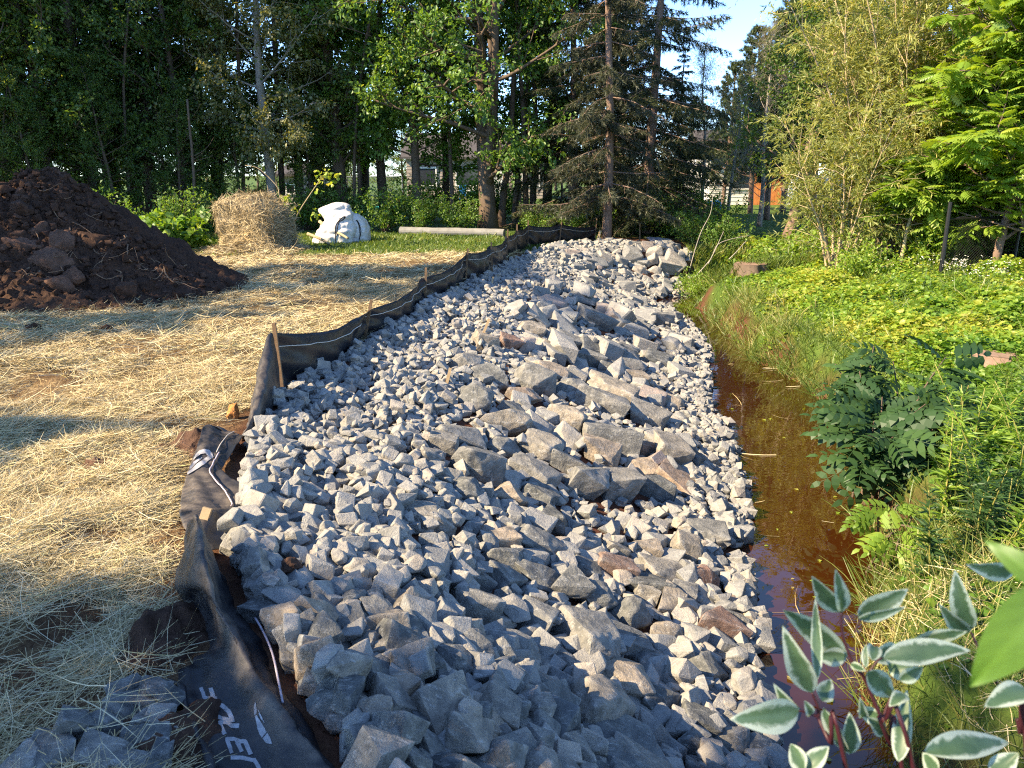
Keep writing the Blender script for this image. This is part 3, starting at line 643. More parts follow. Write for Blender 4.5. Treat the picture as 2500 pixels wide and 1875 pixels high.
flapribs = [
    [(400, 1150, .16), (412, 1128, .28), (423, 1113, .36), (440, 1150, .22), (452, 1180, .06), (462, 1200, -.02)],
    [(392, 1205, .12), (412, 1172, .26), (438, 1165, .34), (452, 1185, .20), (462, 1205, .06), (474, 1222, -.03)],
    [(372, 1265, .06), (405, 1255, .20), (444, 1225, .30), (464, 1240, .18), (484, 1252, .05), (496, 1262, -.04)],
    [(398, 1300, .02), (428, 1292, .09), (462, 1296, .20), (480, 1306, .11), (508, 1312, .02), (522, 1318, -.05)],
    [(424, 1350, -.02), (452, 1345, .05), (490, 1352, .15), (506, 1352, .08), (534, 1356, .01), (552, 1364, -.06)],
    [(424, 1395, -.03), (462, 1390, .03), (516, 1400, .12), (534, 1396, .065), (562, 1396, .0), (580, 1406, -.06)],
    [(362, 1462, .00), (440, 1440, .03), (548, 1452, .10), (562, 1446, .055), (590, 1440, .0), (606, 1450, -.07)],
    [(390, 1512, .01), (470, 1500, .025), (588, 1512, .09), (606, 1506, .06), (626, 1500, .0), (640, 1510, -.08)],
    [(406, 1575, .01), (500, 1560, .02), (636, 1572, .085), (648, 1565, .06), (662, 1560, .0), (672, 1570, -.09)],
    [(420, 1655, .01), (530, 1640, .02), (704, 1655, .085), (712, 1648, .05), (722, 1645, .0), (730, 1652, -.09)],
    [(440, 1760, .01), (570, 1740, .04), (790, 1760, .10), (800, 1752, .04), (806, 1748, .0), (812, 1755, -.10)]]
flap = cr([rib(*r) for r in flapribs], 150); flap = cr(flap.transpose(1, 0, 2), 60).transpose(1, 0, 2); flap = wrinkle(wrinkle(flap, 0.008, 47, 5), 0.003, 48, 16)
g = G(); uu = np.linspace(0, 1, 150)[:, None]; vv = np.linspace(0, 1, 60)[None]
dust_sunf = (0.34+0.55*np.exp(-((vv-0.40)/0.10)**2)+0.85*ss(0.30, 0.05, uu)*ss(0.55, 0.4, vv)+0.35*ss(0.5, 0.25, uu))*np.where(vv < 0.28, 0.75, 1.0)*(0.45+0.55*ss(0.62, 0.36, vv))  # dusty cloth, plus a paler tip that paints sunlight into the tint
g.grid(flap, np.clip(dust_sunf, 0.08, 1.0)); flapo = g.obj('flap', M_fab, cf, True); flapo.modifiers.new('thickness', 'SOLIDIFY').thickness = 0.004
# stiff lower hem rolled on the straw side
hem = cr([at_z(*p) for p in [(357, 1468, .03), (385, 1480, .04), (402, 1520, .04), (428, 1590, .04), (455, 1660, .04), (480, 1740, .04)]], 40)
g = G(); g.tube(hem+0.006*fbm(hem*9, 2, 4)[:, None], 0.012+0.004*np.sin(np.arange(40)*0.7), 8, 0.25); g.obj('hem', M_fab, cf, True)
# red and white edge cord
rc = cr([at_z(*p) for p in [(552, 1345, 0.02), (572, 1380, .04), (590, 1425, .04), (602, 1480, .04), (612, 1530, .05)]], 40); 
g = G(); g.tube(rc+np.array([0, 0, 0.022]), 0.0042, 6); g.obj('cord', M_redcord, cf, True)
rc = fold[:, 14]; 
g = G(); g.tube(fold[95:150, 9]+np.array([0, 0, 0.012]), 0.004, 6); g.obj('cord', M_redcord, cf, True)
g = G(); g.tube(fold[74:96, 11]+np.array([0, 0, 0.010]), 0.003, 6); g.obj('cord', M_cord, cf, True)
# stake inside the fold
B = at_y(415, 1195, 3.42); T = at_y(449, 1097, 3.50); d = unit(T-B); x = unit(np.cross(d, [0, 1, 0.01])); y_ = np.cross(d, x); g = G(); g.box((B+T)/2, (0.042, 0.03, np.linalg.norm(T-B)), R=np.stack([x, y_, d], 1)); g.obj('stake', M_newwood, cf)
# white print, projected on the cloth it is printed on
def bvh_of(S):
    a, b = S.shape[:2]; V = S.reshape(-1, 3); i = np.arange(a-1)[:, None]*b; j = np.arange(b-1)[None]; Q = np.stack([i+j, i+j+1, i+b+j+1, i+b+j], -1).reshape(-1, 4)
    return BVHTree.FromPolygons([Vector(v) for v in V], [tuple(int(k) for k in q) for q in Q])
def c5(p): return ((350+p[0]*450/2212)*0.8848, (1550+p[1]*325/1598)*0.8848)
def c4(p): return ((400+p[0]*400/2212)*0.8848, (1000+p[1]*300/1659)*0.8848)
def decal(polys, tf, tree, name, parent):
    g = G()
    for poly in polys:
        outer, holes = (poly, []) if not isinstance(poly, tuple) else poly
        loops = [[Vector((*tf(p), 0)) for p in lp] for lp in [outer]+holes]; flatp = [p for lp in loops for p in lp]
        tris = [[np.array(flatp[k][:2]) for k in t] for t in tessellate_polygon(loops)]
        work = tris; out = []
        while work:
            t = work.pop(); e = [np.linalg.norm(t[k]-t[(k+1) % 3]) for k in range(3)]; m = int(np.argmax(e))
            if e[m] > 3.5:
                mid = (t[m]+t[(m+1) % 3])/2; work += [[t[m], mid, t[(m+2) % 3]], [mid, t[(m+1) % 3], t[(m+2) % 3]]]
            else: out.append(t)
        for t in out:
            V = []
            for p in t:
                d = Vector(ray(*p)).normalized(); h = tree.ray_cast(Vector((0, 0, CZ)), d)
                if h[0] is None: V = None; break
                nn = h[1] if h[1].dot(d) < 0 else -h[1]; V.append(np.array(h[0]+nn*0.006))
            if V: g.add(V, np.array([[0, 1, 2]]))
    if g.n: g.obj(name, M_print, parent)
tf_ = bvh_of(flap)
def stroke(path, w):
    P = np.array(path, float); out = []
    Q = [P[0]]
    for a_, b_ in zip(P[:-1], P[1:]):
        n_ = max(2, int(np.linalg.norm(b_-a_)/12)); Q += [a_+(b_-a_)*k/n_ for k in range(1, n_+1)]
    Q = np.array(Q); tg = unit(np.gradient(Q, axis=0)); nn = np.stack([-tg[:, 1], tg[:, 0]], 1)*w/2; return Q-nn, Q+nn
def letter(paths, tf, tree, parent, w=50):
    g = G()
    for path in paths:
        A, B = stroke(path, w); rows = []
        for k in range(5):
            row = []
            for p, q in zip(A, B):
                m_ = p*(1-k/4)+q*k/4; d = Vector(ray(*tf(m_))).normalized(); h = tree.ray_cast(Vector((0, 0, CZ)), d)
                row.append(np.full(3, np.nan) if h[0] is None else np.array(h[0]+(h[1] if h[1].dot(d) < 0 else -h[1])*0.004-d*0.002))
            rows.append(row)
        S_ = np.array(rows)
        if not np.isnan(S_).any(): g.grid(S_)
    if g.n: g.obj('letter', M_print, parent)
for L in ([[(695, 640), (738, 765)], [(722, 765), (890, 772)], [(815, 640), (852, 765)]], [[(812, 835), (870, 985), (960, 1008), (1085, 1035), (1030, 925), (950, 855), (850, 822), (800, 838)]], [[(975, 1205), (915, 1062), (1005, 1055), (1070, 1095), (1155, 1098)]], [[(1062, 1432), (1000, 1262), (1100, 1255), (1170, 1285), (1228, 1282), (1296, 1445)], [(1125, 1268), (1190, 1410)]], [[(1045, 1488), (1190, 1485), (1310, 1512), (1338, 1512), (1400, 1640)]]): letter(L, c5, tf_, cf)
SW = [[(1362, 800), (1378, 870), (1375, 950), (1352, 968), (1343, 880)], [(1355, 978), (1378, 962), (1408, 1040), (1500, 1168), (1430, 1250), (1395, 1205), (1378, 1140)], [(1438, 1262), (1505, 1180), (1535, 1220), (1560, 1322), (1490, 1312)], [(1392, 880), (1408, 925), (1400, 935), (1390, 905)], [(1400, 945), (1412, 935), (1445, 1010), (1465, 1075), (1425, 1020)]]
decal(SW, c5, tf_, 'emblem', cf)
decal([[(430, 610), (480, 565), (545, 540), (610, 555), (655, 610), (668, 650), (600, 700), (560, 735), (470, 800), (390, 850), (318, 890), (318, 855), (400, 790), (450, 740), (520, 690), (590, 640), (560, 600), (500, 610), (440, 650), (400, 690)], [(318, 835), (345, 780), (400, 715), (470, 670), (520, 650), (500, 680), (420, 750), (370, 800)]], c4, bvh_of(fold), 'emblem', cf)

# ------------------------------------------------------------------ soil heaps, clods
def soil_mat(name, k=1.0):
    m, t, b = mat(name, 0.95, 0.1); o = objc(t); n1 = noise(t, 4.0, 6, 0.7, o); n2 = noise(t, 22, 5, 0.7, o); tn = attr(t).outputs['Fac']
    c = ramp(t, math_(t, 'ADD', math_(t, 'ADD', math_(t, 'MULTIPLY', n1, 0.45), math_(t, 'MULTIPLY', n2, 0.35)), math_(t, 'MULTIPLY', tn, 0.2)), [(0.3, tuple(np.array((0.030, 0.018, 0.013))*k)), (0.52, tuple(np.array((0.062, 0.037, 0.026))*k)), (0.75, tuple(np.array((0.14, 0.082, 0.058))*k))])
    t.links.new(c, b.inputs['Base Color']); bump(t, b, math_(t, 'ADD', n1, math_(t, 'MULTIPLY', n2, 0.6)), 0.9, 0.05); return m
M_soil = soil_mat('red_brown_soil'); M_clay = soil_mat('red_clay', 1.55)
M_root = flat('dry_root', (0.20, 0.13, 0.08), 0.9, 0.2, 0.3)
def soil_heap(cx, cy, rx, ry, h, seed, n=120, amp=0.1):
    a = np.linspace(-1, 1, n); U, V = np.meshgrid(a, a); X, Y = cx+U*rx, cy+V*ry; r = np.sqrt(U**2+V**2)+0.12*fbm2(X, Y, 1.3/max(rx, .3), 3, seed)
    hh = h*np.clip(1-r, 0, 1)**0.85; k = np.clip(1-r, 0, 1)**0.4
    zz = Z(X, Y)+hh+k*amp*(fbm2(X, Y, 2.2/max(rx, .4)**0.5, 4, seed+1)+0.5*np.abs(fbm2(X, Y, 7, 3, seed+2)))-0.10*(r > 0.98)-0.03
    return np.stack([X, Y, zz], -1)
pc = at_y(118, 375, 12.3); n_p = 0; pile = thing('soil_pile', 'tall heap of dark reddish-brown soil with roots and clods, left on the straw', 'soil pile', (pc[0], 12.0, 0))
n = 300; a = np.linspace(-1, 1, n); U, V = np.meshgrid(a, a); X = pc[0]+U*4.6; Y = 12.0+V*3.3
def pile_z(X, Y):
    dx, dy = X-pc[0], Y-12.2
    rr_ = np.sqrt((dx/np.where(dx > 0, 2.75, 3.6))**2+(dy/np.where(dy < 0, 2.75, 2.6))**2)
    prof = np.interp(rr_, [0, 0.10, 0.32, 0.6, 0.85, 1.0, 1.15], [1.84, 1.74, 1.20, 0.60, 0.22, 0.05, -0.25])
    sh = 0.75*np.exp(-(((dx+1.7)/1.1)**2+((dy+0.3)/1.2)**2))
    h = np.maximum(prof, sh*1.5-0.1)
    k = ss(1.1, 0.75, rr_)
    return Z(X, Y)+h+k*(0.12*fbm2(X, Y, 1.4, 4, 71)+0.10*np.abs(fbm2(X, Y, 3.6, 4, 72))+0.05*fbm2(X, Y, 9, 4, 73, .7))-0.04
g = G(); g.grid(np.stack([X, Y, pile_z(X, Y)], -1)); g.obj('heap', M_soil, pile, True)
rp = np.random.default_rng(8)
def clods(parent, n, fx_, fy_, fz, rmin, rmax, m, name='clod', sub=3):
    for _ in range(n):
        x, y = fx_(), fy_(); z = float(fz(np.array(x), np.array(y))); V, F = broken_rock(rp, 2); a = rmin*(rmax/rmin)**rp.random()**1.6
        V = (V*np.array([a, a*rp.uniform(.6, 1), a*rp.uniform(.5, .9)])) @ rot_align((0, 0, 1), rp.uniform(0, 6), rp.uniform(-.5, .5), rp).T
        g = G(); g.add(V+np.array([x, y, z+a*0.15]), F, rp.uniform(0.2, 0.9)); g.obj(name, m, parent, True)
clods(pile, 90, lambda: pc[0]+rp.normal(0.1, 1.1), lambda: 10.9+rp.normal(0, 0.65), pile_z, 0.035, 0.16, M_soil)
for px, py, y, s_ in ((118, 380, 12.2, 0.17), (70, 400, 12.0, 0.14), (60, 545, 10.9, 0.30), (112, 575, 10.7, 0.27), (140, 530, 11.0, 0.25), (85, 505, 11.2, 0.24), (125, 620, 10.4, 0.28), (40, 500, 11.3, 0.22), (160, 600, 10.5, 0.2)):
    p = at_y(px, py, y); V, F = rock_shape(rp, 4, 14, 24, .10); V = V*(1+.10*np.abs(fbm(V*3, 4, int(px)))[:, None])*np.array([s_, s_*.7, s_*.85]); g = G(); g.add(V @ rot_align((0.3, -.5, 1), rp.uniform(0, 6), .3, rp).T+p, F, 0.9); g.obj('clod', M_clay, pile, True)
for _ in range(46):
    x = pc[0]+rp.uniform(0.0, 2.3); y = 12.2-rp.uniform(0.3, 2.4)*(1-(x-pc[0])/3.2); z = float(pile_z(np.array(x), np.array(y))); L = rp.uniform(0.3, 1.0); dd = unit(np.array([rp.normal(0.4, .6), rp.normal(-.5, .4), -0.45])); pts = [np.array([x, y, z+0.03])]
    for k in range(7):
        q = pts[-1]+dd*L/7; zz = float(pile_z(np.array(q[0]), np.array(q[1]))); q[2] = max(q[2], zz+0.02); pts.append(q); dd = unit(dd+rp.normal(0, .35, 3))
    g = G(); g.tube(pts, np.linspace(0.009, 0.003, 8)*rp.uniform(.6, 1.5), 5); g.obj('root', M_root, pile, True)
g = G(); LB = [broken_rock(rp, 0) for _ in range(20)]
for _ in range(5200):
    x = pc[0]+rp.normal(0, 1.5); y = 12.2-abs(rp.normal(0, 1.3)); z = float(pile_z(np.array(x), np.array(y)))
    if z < 0.02 and rp.random() < .6: continue
    a_ = 0.012*5.5**rp.random()**2.2; V, F = LB[int(rp.integers(20))]; g.add((V*a_*np.array([1, .8, .7])) @ rot_align((0, 0, 1), rp.uniform(0, 6), rp.uniform(-1, 1), rp).T+np.array([x, y, z+a_*.3]), F, rp.uniform(0.1, 1))
o = g.obj('crumbs', M_soil, pile); o['kind'] = 'stuff'
# raw soil beside the collapsed fabric
for nm, px, py, rx, ry, h, lb in (('soil_mound', 378, 1360, .20, .30, .10, 'raw dark soil mound beside the collapsed fabric flap, under the lit tip'), ('soil_mound', 400, 985, .34, .36, .10, 'crumbly red soil patch showing through the straw beside the twisted fabric'), ('soil_mound', 385, 1600, .22, .32, .08, 'flat muddy soil between the heaped stones and the printed fabric'), ('soil_mound', 505, 1172, .16, .16, .07, 'small dark soil lump between the fabric and the stones')):
    p = at_z(px, py, 0.0); S_ = soil_heap(p[0], p[1], rx, ry, h, int(px)); g = G(); g.grid(S_); o = g.obj(nm, M_soil if py != 985 else M_clay, smooth=True); tag(o, lb, 'soil')
for px, py, w, lb in ((232, 718, 30, 'brown soil clod on the straw, the larger of two near the left edge'), (78, 716, 36, 'dark soil clod on the straw at the left side'), (210, 1018, 52, 'reddish angular clod alone on the sunlit straw'), (627, 1232, 50, 'brown soil lump lying on the grey stones beside the fabric'), (505, 905, 40, 'ragged piece of orange rotten wood beside the fabric kink')):
    p = ground_hit(px, py); dd = proj(p)[2]; a = w*dd/FOC*0.55; V, F = rock_shape(rp, 4, 8, 12, 0.14)
    rot = 'rotten' in lb
    V = V*np.array([a, a*.8, a*.7]) if not rot else V*np.array([a*.6, a*.5, a*1.2]); V = V+(0.25*a*fbm(V/a*3, 3, 3))[:, None]*V/a
    g = G(); g.add(V+p+np.array([0, 0, a*.35]), F, 0.7); o = g.obj('rotten_wood' if rot else 'soil_clod', flat('rotten_wood', (0.42, 0.19, 0.06), 0.9, 0.2, 0.6, 30, .6) if rot else (M_clay if 'reddish' in lb else M_soil), smooth=True); tag(o, lb, 'wood' if rot else 'soil clod')

# ------------------------------------------------------------------ hay strands
def straw_mat(name, stops):
    m, t, b = mat(name, 0.55, 0.35); t.links.new(ramp(t, attr(t).outputs['Fac'], stops), b.inputs['Base Color']); return m
M_straw = straw_mat('straw', [(0.0, (0.16, 0.10, 0.05)), (0.3, (0.38, 0.29, 0.13)), (0.6, (0.52, 0.435, 0.245)), (0.85, (0.63, 0.57, 0.38)), (1.0, (0.36, 0.36, 0.13))])
M_hay = straw_mat('old_hay', [(0.0, (0.13, 0.09, 0.05)), (0.4, (0.34, 0.27, 0.15)), (0.75, (0.50, 0.42, 0.25)), (1.0, (0.58, 0.42, 0.20))])
def strands(g, P, D, Nn, L, Wd, curl, r, tint, seg=3):
    """ribbons: start P, direction D, normal Nn"""
    n = len(P); D = unit(D); X = unit(np.cross(D, Nn)); Nn = np.cross(X, D)
    th = r.normal(0, 1, n)*curl; ph = r.normal(0, 1, n)*curl*0.5; roll = r.uniform(-1.2, 1.2, n)
    wv = X*np.cos(roll)[:, None]+Nn*np.sin(roll)[:, None]; V = np.zeros((n, seg+1, 2, 3)); p = P.copy(); d = D.copy()
    for k in range(seg+1):
        wk = Wd*(1.0 if k < seg else 0.35); V[:, k, 0] = p-wv*(wk/2)[:, None]; V[:, k, 1] = p+wv*(wk/2)[:, None]
        d = unit(d+X*(th/seg)[:, None]+Nn*(ph/seg)[:, None]); p = p+d*(L/seg)[:, None]
    k = np.arange(seg)[:, None]*2; q = np.concatenate([k, k+1, k+3, k+2], 1)
    F = (q[None]+(np.arange(n)*(2*(seg+1)))[:, None, None]).reshape(-1, 4)
    g.add(V.reshape(-1, 3), F, np.repeat(tint, 2*(seg+1)))
rs = np.random.default_rng(19)
def straw_field(n, y0, y1, Lr, Wr, extra):
    y = y0+(y1-y0)*rs.random(n); xl = -0.72*(y*0.965+0.46)-extra; xr = fl(y)-0.01
    x = xl+(xr-xl)*rs.random(n); dens = np.clip(0.72+0.7*fbm2(x, y, 1.5, 4, 131)-0.3*ss(0.25, 0.6, fbm2(x, y, 1.5, 4, 31))*ss(9, 4, y)-0.55*ss(-0.25, -0.02, x-fl(y))*ss(7, 5.5, y), 0.03, 1)
    dens = dens*ss(18.4, 17.0, y+0.9*fbm2(x, y, 0.5, 3, 5))
    keep_ = rs.random(n) < dens; x, y = x[keep_], y[keep_]; m = len(x); fluff = np.clip(0.5+fbm2(x, y, 2.0, 3, 77), 0, 1.3)
    z = Z(x, y)+rs.random(m)**1.5*(0.015+0.05*fluff)
    flow = 1.6*fbm2(x, y, 0.8, 2, 55); an = flow+rs.normal(0, 1.0, m); tl = rs.normal(0.04, 0.20, m)
    D = np.stack([np.cos(an), np.sin(an), tl], 1); Nn = np.tile([0, 0, 1.0], (m, 1)); L = rs.uniform(*Lr, m); Wd = rs.uniform(*Wr, m)
    tint = np.clip(0.55+0.22*rs.normal(size=m)+0.18*fbm2(x, y, 0.9, 3, 99), 0, 0.97)
    return np.stack([x, y, z], 1)-D*(L/2)[:, None], D, Nn, L, Wd, tint
g = G()
for a_ in ((80000, 1.6, 4.2, (0.10, 0.34), (0.0014, 0.0028), 0.7), (95000, 4.0, 7.5, (0.10, 0.32), (0.0019, 0.0036), 0.9), (95000, 7.0, 12.5, (0.12, 0.34), (0.003, 0.0055), 0.8), (64000, 12, 19, (0.14, 0.36), (0.005, 0.009), 0.6)):
    P, D, Nn, L, Wd, ti = straw_field(*a_); strands(g, P, D, Nn, L, Wd, 0.55, rs, ti)
tag(g.obj('straw', M_straw), 'loose golden straw mulch spread over the ground left of the fence', 'straw', kind='stuff')
# loose stalks lying over the stones on the left and on the collapsed fabric
g = G(); m = 120; px = rs.uniform(20, 400, m); py = rs.uniform(1420, 1660, m); q = np.array([at_z(a, b, 0.0) for a, b in zip(px, py)]); zz = np.array([hget(a, b) for a, b in q[:, :2]]); zz = np.maximum(zz, 0)+0.03+0.05*(px > 380)
an = rs.uniform(0, 6.28, m); L = rs.uniform(0.06, 0.3, m); D = np.stack([np.cos(an), np.sin(an), rs.normal(0, .15, m)], 1); strands(g, np.c_[q[:, :2], zz]-D*(L/2)[:, None], D, np.tile([0, 0, 1.], (m, 1)), L, rs.uniform(.0016, .003, m), 0.6, rs, np.clip(rs.normal(.65, .2, m), 0, .95))
tag(g.obj('loose_stalks', M_straw), 'single dry stalks scattered over the near stones and the printed fabric', 'straw', kind='stuff')

# ------------------------------------------------------------------ hay bale
hb = at_z(540, 543, 0.02); bale = thing('hay_bale', 'broken-open hay bale standing in front of the dark woods', 'hay bale', hb)
D_, F_ = ico(5); 
def bale_pt(D):
    p = 7; r = (np.abs(D)**p).sum(1)**(-1.0/p); V = D*r[:, None]*np.array([0.66, 0.55, 0.57]); V = V+0.05*fbm(V*4, 3, 9)[:, None]*unit(V)
    t = (V[:, 2]+0.57)/1.14; V[:, 0] = V[:, 0]*(0.97+0.06*t)-0.10*t+0.05*(1-t); V[:, 2] += 0.10*t*np.exp(-((V[:, 0]+0.1)/0.35)**2)-0.10*t*ss(0.1, 0.6, V[:, 0]); V[:, 0] += 0.14*ss(0.35, 0, t)*np.sign(V[:, 0])
    c, s_ = math.cos(-0.3), math.sin(-0.3); V[:, :2] = V[:, :2] @ np.array([[c, s_], [-s_, c]]); return V+hb+np.array([-0.02, 0.55, 0.57])
Vb = bale_pt(D_); g = G(); g.add(Vb, F_, 0.35+0.25*fbm(Vb*9, 2, 3)); g.obj('bale_core', M_hay, bale, True)
def surf_sample(V, F, n, r):
    A = V[F]; cr_ = np.cross(A[:, 1]-A[:, 0], A[:, 2]-A[:, 0]); ar = np.linalg.norm(cr_, axis=1); i = r.choice(len(F), n, p=ar/ar.sum()); u = r.random((n, 2)); fl = u.sum(1) > 1; u[fl] = 1-u[fl]
    return A[i, 0]+u[:, :1]*(A[i, 1]-A[i, 0])+u[:, 1:]*(A[i, 2]-A[i, 0]), unit(cr_[i])
P, Nn = surf_sample(Vb, F_, 15000, rs); T = np.cross(Nn, rs.normal(size=(len(P), 3))); T = unit(unit(T)+np.array([0.5, 0, -0.35])+0.7*np.stack([fbm(P*2.5, 2, 61), fbm(P*2.5, 2, 62), fbm(P*2.5, 2, 63)], 1)); L = rs.uniform(.12, .42, len(P))
ti = np.clip(0.45+0.2*rs.normal(size=len(P))+0.35*np.exp(-((P[:, 0]-hb[0]+0.1)/0.35)**2-((P[:, 2]-0.35)/0.35)**2), 0, 1)
g = G(); strands(g, P+Nn*rs.uniform(0, .05, (len(P), 1)), unit(T+Nn*rs.normal(0.05, .12, (len(P), 1))), Nn, L, rs.uniform(.005, .010, len(P)), 0.7, rs, ti); o = g.obj('loose_hay', M_hay, bale); o['kind'] = 'stuff'
m = 7000; an = rs.uniform(0, 6.28, m); ra = 0.45+0.75*rs.random(m); x = hb[0]+0.1+np.cos(an)*ra*1.05; y = hb[1]+0.35+np.sin(an)*ra*0.95; z = Z(x, y)+rs.random(m)*0.34*np.clip(1.25-ra, 0, 1); a2 = rs.uniform(0, 6.28, m); D = np.stack([np.cos(a2), np.sin(a2), rs.normal(0, .25, m)], 1); L = rs.uniform(.15, .4, m)
g = G(); strands(g, np.stack([x, y, z], 1)-D*(L/2)[:, None], D, np.tile([0, 0, 1.], (m, 1)), L, rs.uniform(.006, .011, m), .7, rs, np.clip(rs.normal(.5, .2, m), 0, 1)); o = g.obj('fallen_hay', M_hay, bale); o['kind'] = 'stuff'

# ------------------------------------------------------------------ white bulk bag
M_bag = flat('white_woven_bag', (0.60, 0.59, 0.57), 0.55, 0.3, 0.05, 5, 0.15); M_strap = flat('black_strap', (0.015, 0.015, 0.02), 0.6, 0.3, 0.2)
bb = at_z(718, 527, 0.0)
bag = thing('bulk_bag', 'slumped white woven bulk bag with black lifting straps on the grass', 'bulk bag', bb)
def bag_surface(rows, nth=96, seed=1, fold_=0.03):
    R_ = cr(np.array(rows, float), 70); th = np.linspace(0, 2*np.pi, nth, endpoint=False); out = []
    for z, cx, cy, rx, ry, pw in R_:
        c, s_ = np.cos(th), np.sin(th); k = (np.abs(c)**pw+np.abs(s_)**pw)**(-1/pw); out.append(np.stack([bb[0]+cx+rx*k*c, bb[1]+cy+ry*k*s_, np.full(nth, z)], -1))
    S = np.array(out); w = fbm(S*np.array([3, 3, 7]), 4, seed)*fold_-0.6*fold_*np.abs(fbm(S*np.array([5, 5, 2.2])+.4*fbm(S*3, 2, seed+8)[..., None], 3, seed+3)); n = S.copy(); n[..., 2] = 0; ctr = S.mean(1, keepdims=True); n = unit((S-ctr)*np.array([1, 1, 0.2])); return S+n*w[..., None]
B1 = bag_surface([(0.0, -.02, .45, .52, .44, 3.4), (0.05, -.01, .45, .57, .50, 3.2), (.25, .03, .45, .55, .52, 3.0), (.45, .11, .45, .49, .48, 2.8), (.62, .14, .46, .42, .42, 2.8), (.76, .07, .47, .455, .38, 2.6), (.86, .04, .47, .44, .33, 2.4), (.95, .06, .47, .35, .26, 2.2), (1.02, .10, .47, .22, .16, 2), (1.05, .12, .47, .08, .06, 2), (1.055, .12, .47, .01, .01, 2)], 120, 5, .045)
g = G(); g.grid(B1, closed=True); g.obj('bag_body', M_bag, bag, True)
B2 = bag_surface([(0.0, .60, .70, .24, .34, 3.2), (.08, .61, .70, .28, .40, 3.0), (.3, .61, .70, .27, .42, 2.8), (.5, .58, .68, .25, .38, 2.6), (.66, .54, .66, .20, .28, 2.4), (.74, .50, .64, .12, .14, 2), (.76, .49, .64, .01, .01, 2)], 90, 9, .04)
g = G(); g.grid(B2, closed=True); g.obj('bag_side', M_bag, bag, True)
def on_bag(pts, y=None):
    return [at_y(px, py, yy) for px, py, yy in pts]
c9 = lambda p: ((480+p[0]*500/2212)*0.8848, (400+p[1]*250/1106)*0.8848)
def strap(P, w=0.016):
    tr = [bvh_of(np.concatenate([B1, B1[:, :1]], 1)), bvh_of(np.concatenate([B2, B2[:, :1]], 1))]; out = []
    for p in P:
        d = Vector(ray(*c9(p))).normalized(); hs = [t.ray_cast(Vector((0, 0, CZ)), d) for t in tr]; hs = [h for h in hs if h[0] is not None]
        h = min(hs, key=lambda q: q[3]) if hs else None
        if h is not None: out.append(np.array(h[0])-np.array(d)*0.015)
    if len(out) > 2: g = G(); g.tube(cr(np.array(out), 40), w, 6); g.obj('strap', M_strap, bag, True)
strap([(1505, 865), (1500, 780), (1498, 700), (1510, 650), (1545, 605), (1590, 570), (1605, 575), (1580, 605), (1540, 625), (1520, 690), (1515, 780)], .014)
strap([(1725, 605), (1745, 640), (1760, 700), (1765, 770), (1755, 820)], .012); strap([(1735, 610), (1758, 650), (1775, 720), (1772, 775)], .008)

# ------------------------------------------------------------------ the grey pole lying on the grass, brush heap
M_pole = flat('weathered_grey_pole', (0.20, 0.20, 0.19), 0.9, 0.2, 0.3, 5, 0.3)
A_ = at_z(865, 498, 0.12); B_ = at_z(1086, 500, 0.12); A_[1] = B_[1] = 23.0; A_ = np.array([x_at(865, 23.6, .15), 23.6, .13]); B_ = np.array([x_at(1090, 22.6, .15), 22.6, .13])
g = G(); q = np.linspace(0, 1, 24)[:, None]; g.tube(A_*(1-q)+B_*q+0.008*fbm(q*np.array([[9, 3, 2]]), 3, 4)[:, None], 0.12, 14); tag(g.obj('fallen_pole', M_pole, smooth=False), 'long grey pole lying flat on the grass in front of the big tree', 'pole')
# ------------------------------------------------------------------ leaves and trees
LEAF = (np.array([[0, 0, 0], [-.34, .45, .10], [0, 1, -.04], [.34, .45, .10]]), [np.array([[0, 2, 1], [0, 3, 2]])])
BROAD = (np.array([[0, 0, 0], [-.42, .28, .08], [-.34, .66, .10], [0, 1, -.08], [.34, .66, .10], [.42, .28, .08], [0, .5, 0]]), [np.array([[0, 6, 1], [1, 6, 2], [2, 6, 3], [3, 6, 4], [4, 6, 5], [5, 6, 0]])])
SLIM = (np.array([[0, 0, 0], [-.075, .4, .02], [0, 1, -.06], [.075, .4, .02]]), [np.array([[0, 2, 1], [0, 3, 2]])])
NEEDLE = (np.array([[-.065, 0, 0], [.065, 0, 0], [0, 1, 0]]), [np.array([[0, 1, 2]])])
def pinnate(pairs=6, L=0.42, w=0.16, droop=0.25):
    V, T = [], []
    for k in range(pairs*2+1):
        i = k//2; u = (i+1.4)/(pairs+1.2); sgn = -1 if k % 2 else 1
        if k == pairs*2: u, sgn = 1.0, 0
        b = np.array([0, u, -droop*u*u]); ang = math.radians(62 if sgn else 0); d = np.array([sgn*math.sin(ang), math.cos(ang), -0.30 if sgn else -0.4]); n = unit(np.cross(d, [0, 0, 1.0])); l = L*(0.75+0.5*math.sin(math.pi*min(u, .95)))*0.8
        o = len(V)
        for a_, s_, zz in ((0, 0, 0), (.3, -1, .02), (.68, -.85, .01), (1, 0, -.05), (.68, .85, .01), (.3, 1, .02)): V.append(b+d*l*a_+n*s_*w*l*1.25+np.array([0, 0, zz]))
        T += [[o, o+1, o+5], [o+1, o+2, o+4], [o+1, o+4, o+5], [o+2, o+3, o+4]]
    o = len(V); V += [np.array(p) for p in ((-.008, 0, 0), (.008, 0, 0), (.006, .55, -droop*.3), (-.006, .55, -droop*.3), (.003, 1, -droop), (-.003, 1, -droop))]; T += [[o, o+1, o+2], [o, o+2, o+3], [o+3, o+2, o+4], [o+3, o+4, o+5]]
    return np.array(V), [np.array(T)]
PINN = pinnate()
PINW = pinnate(4, .40, .21, .35)
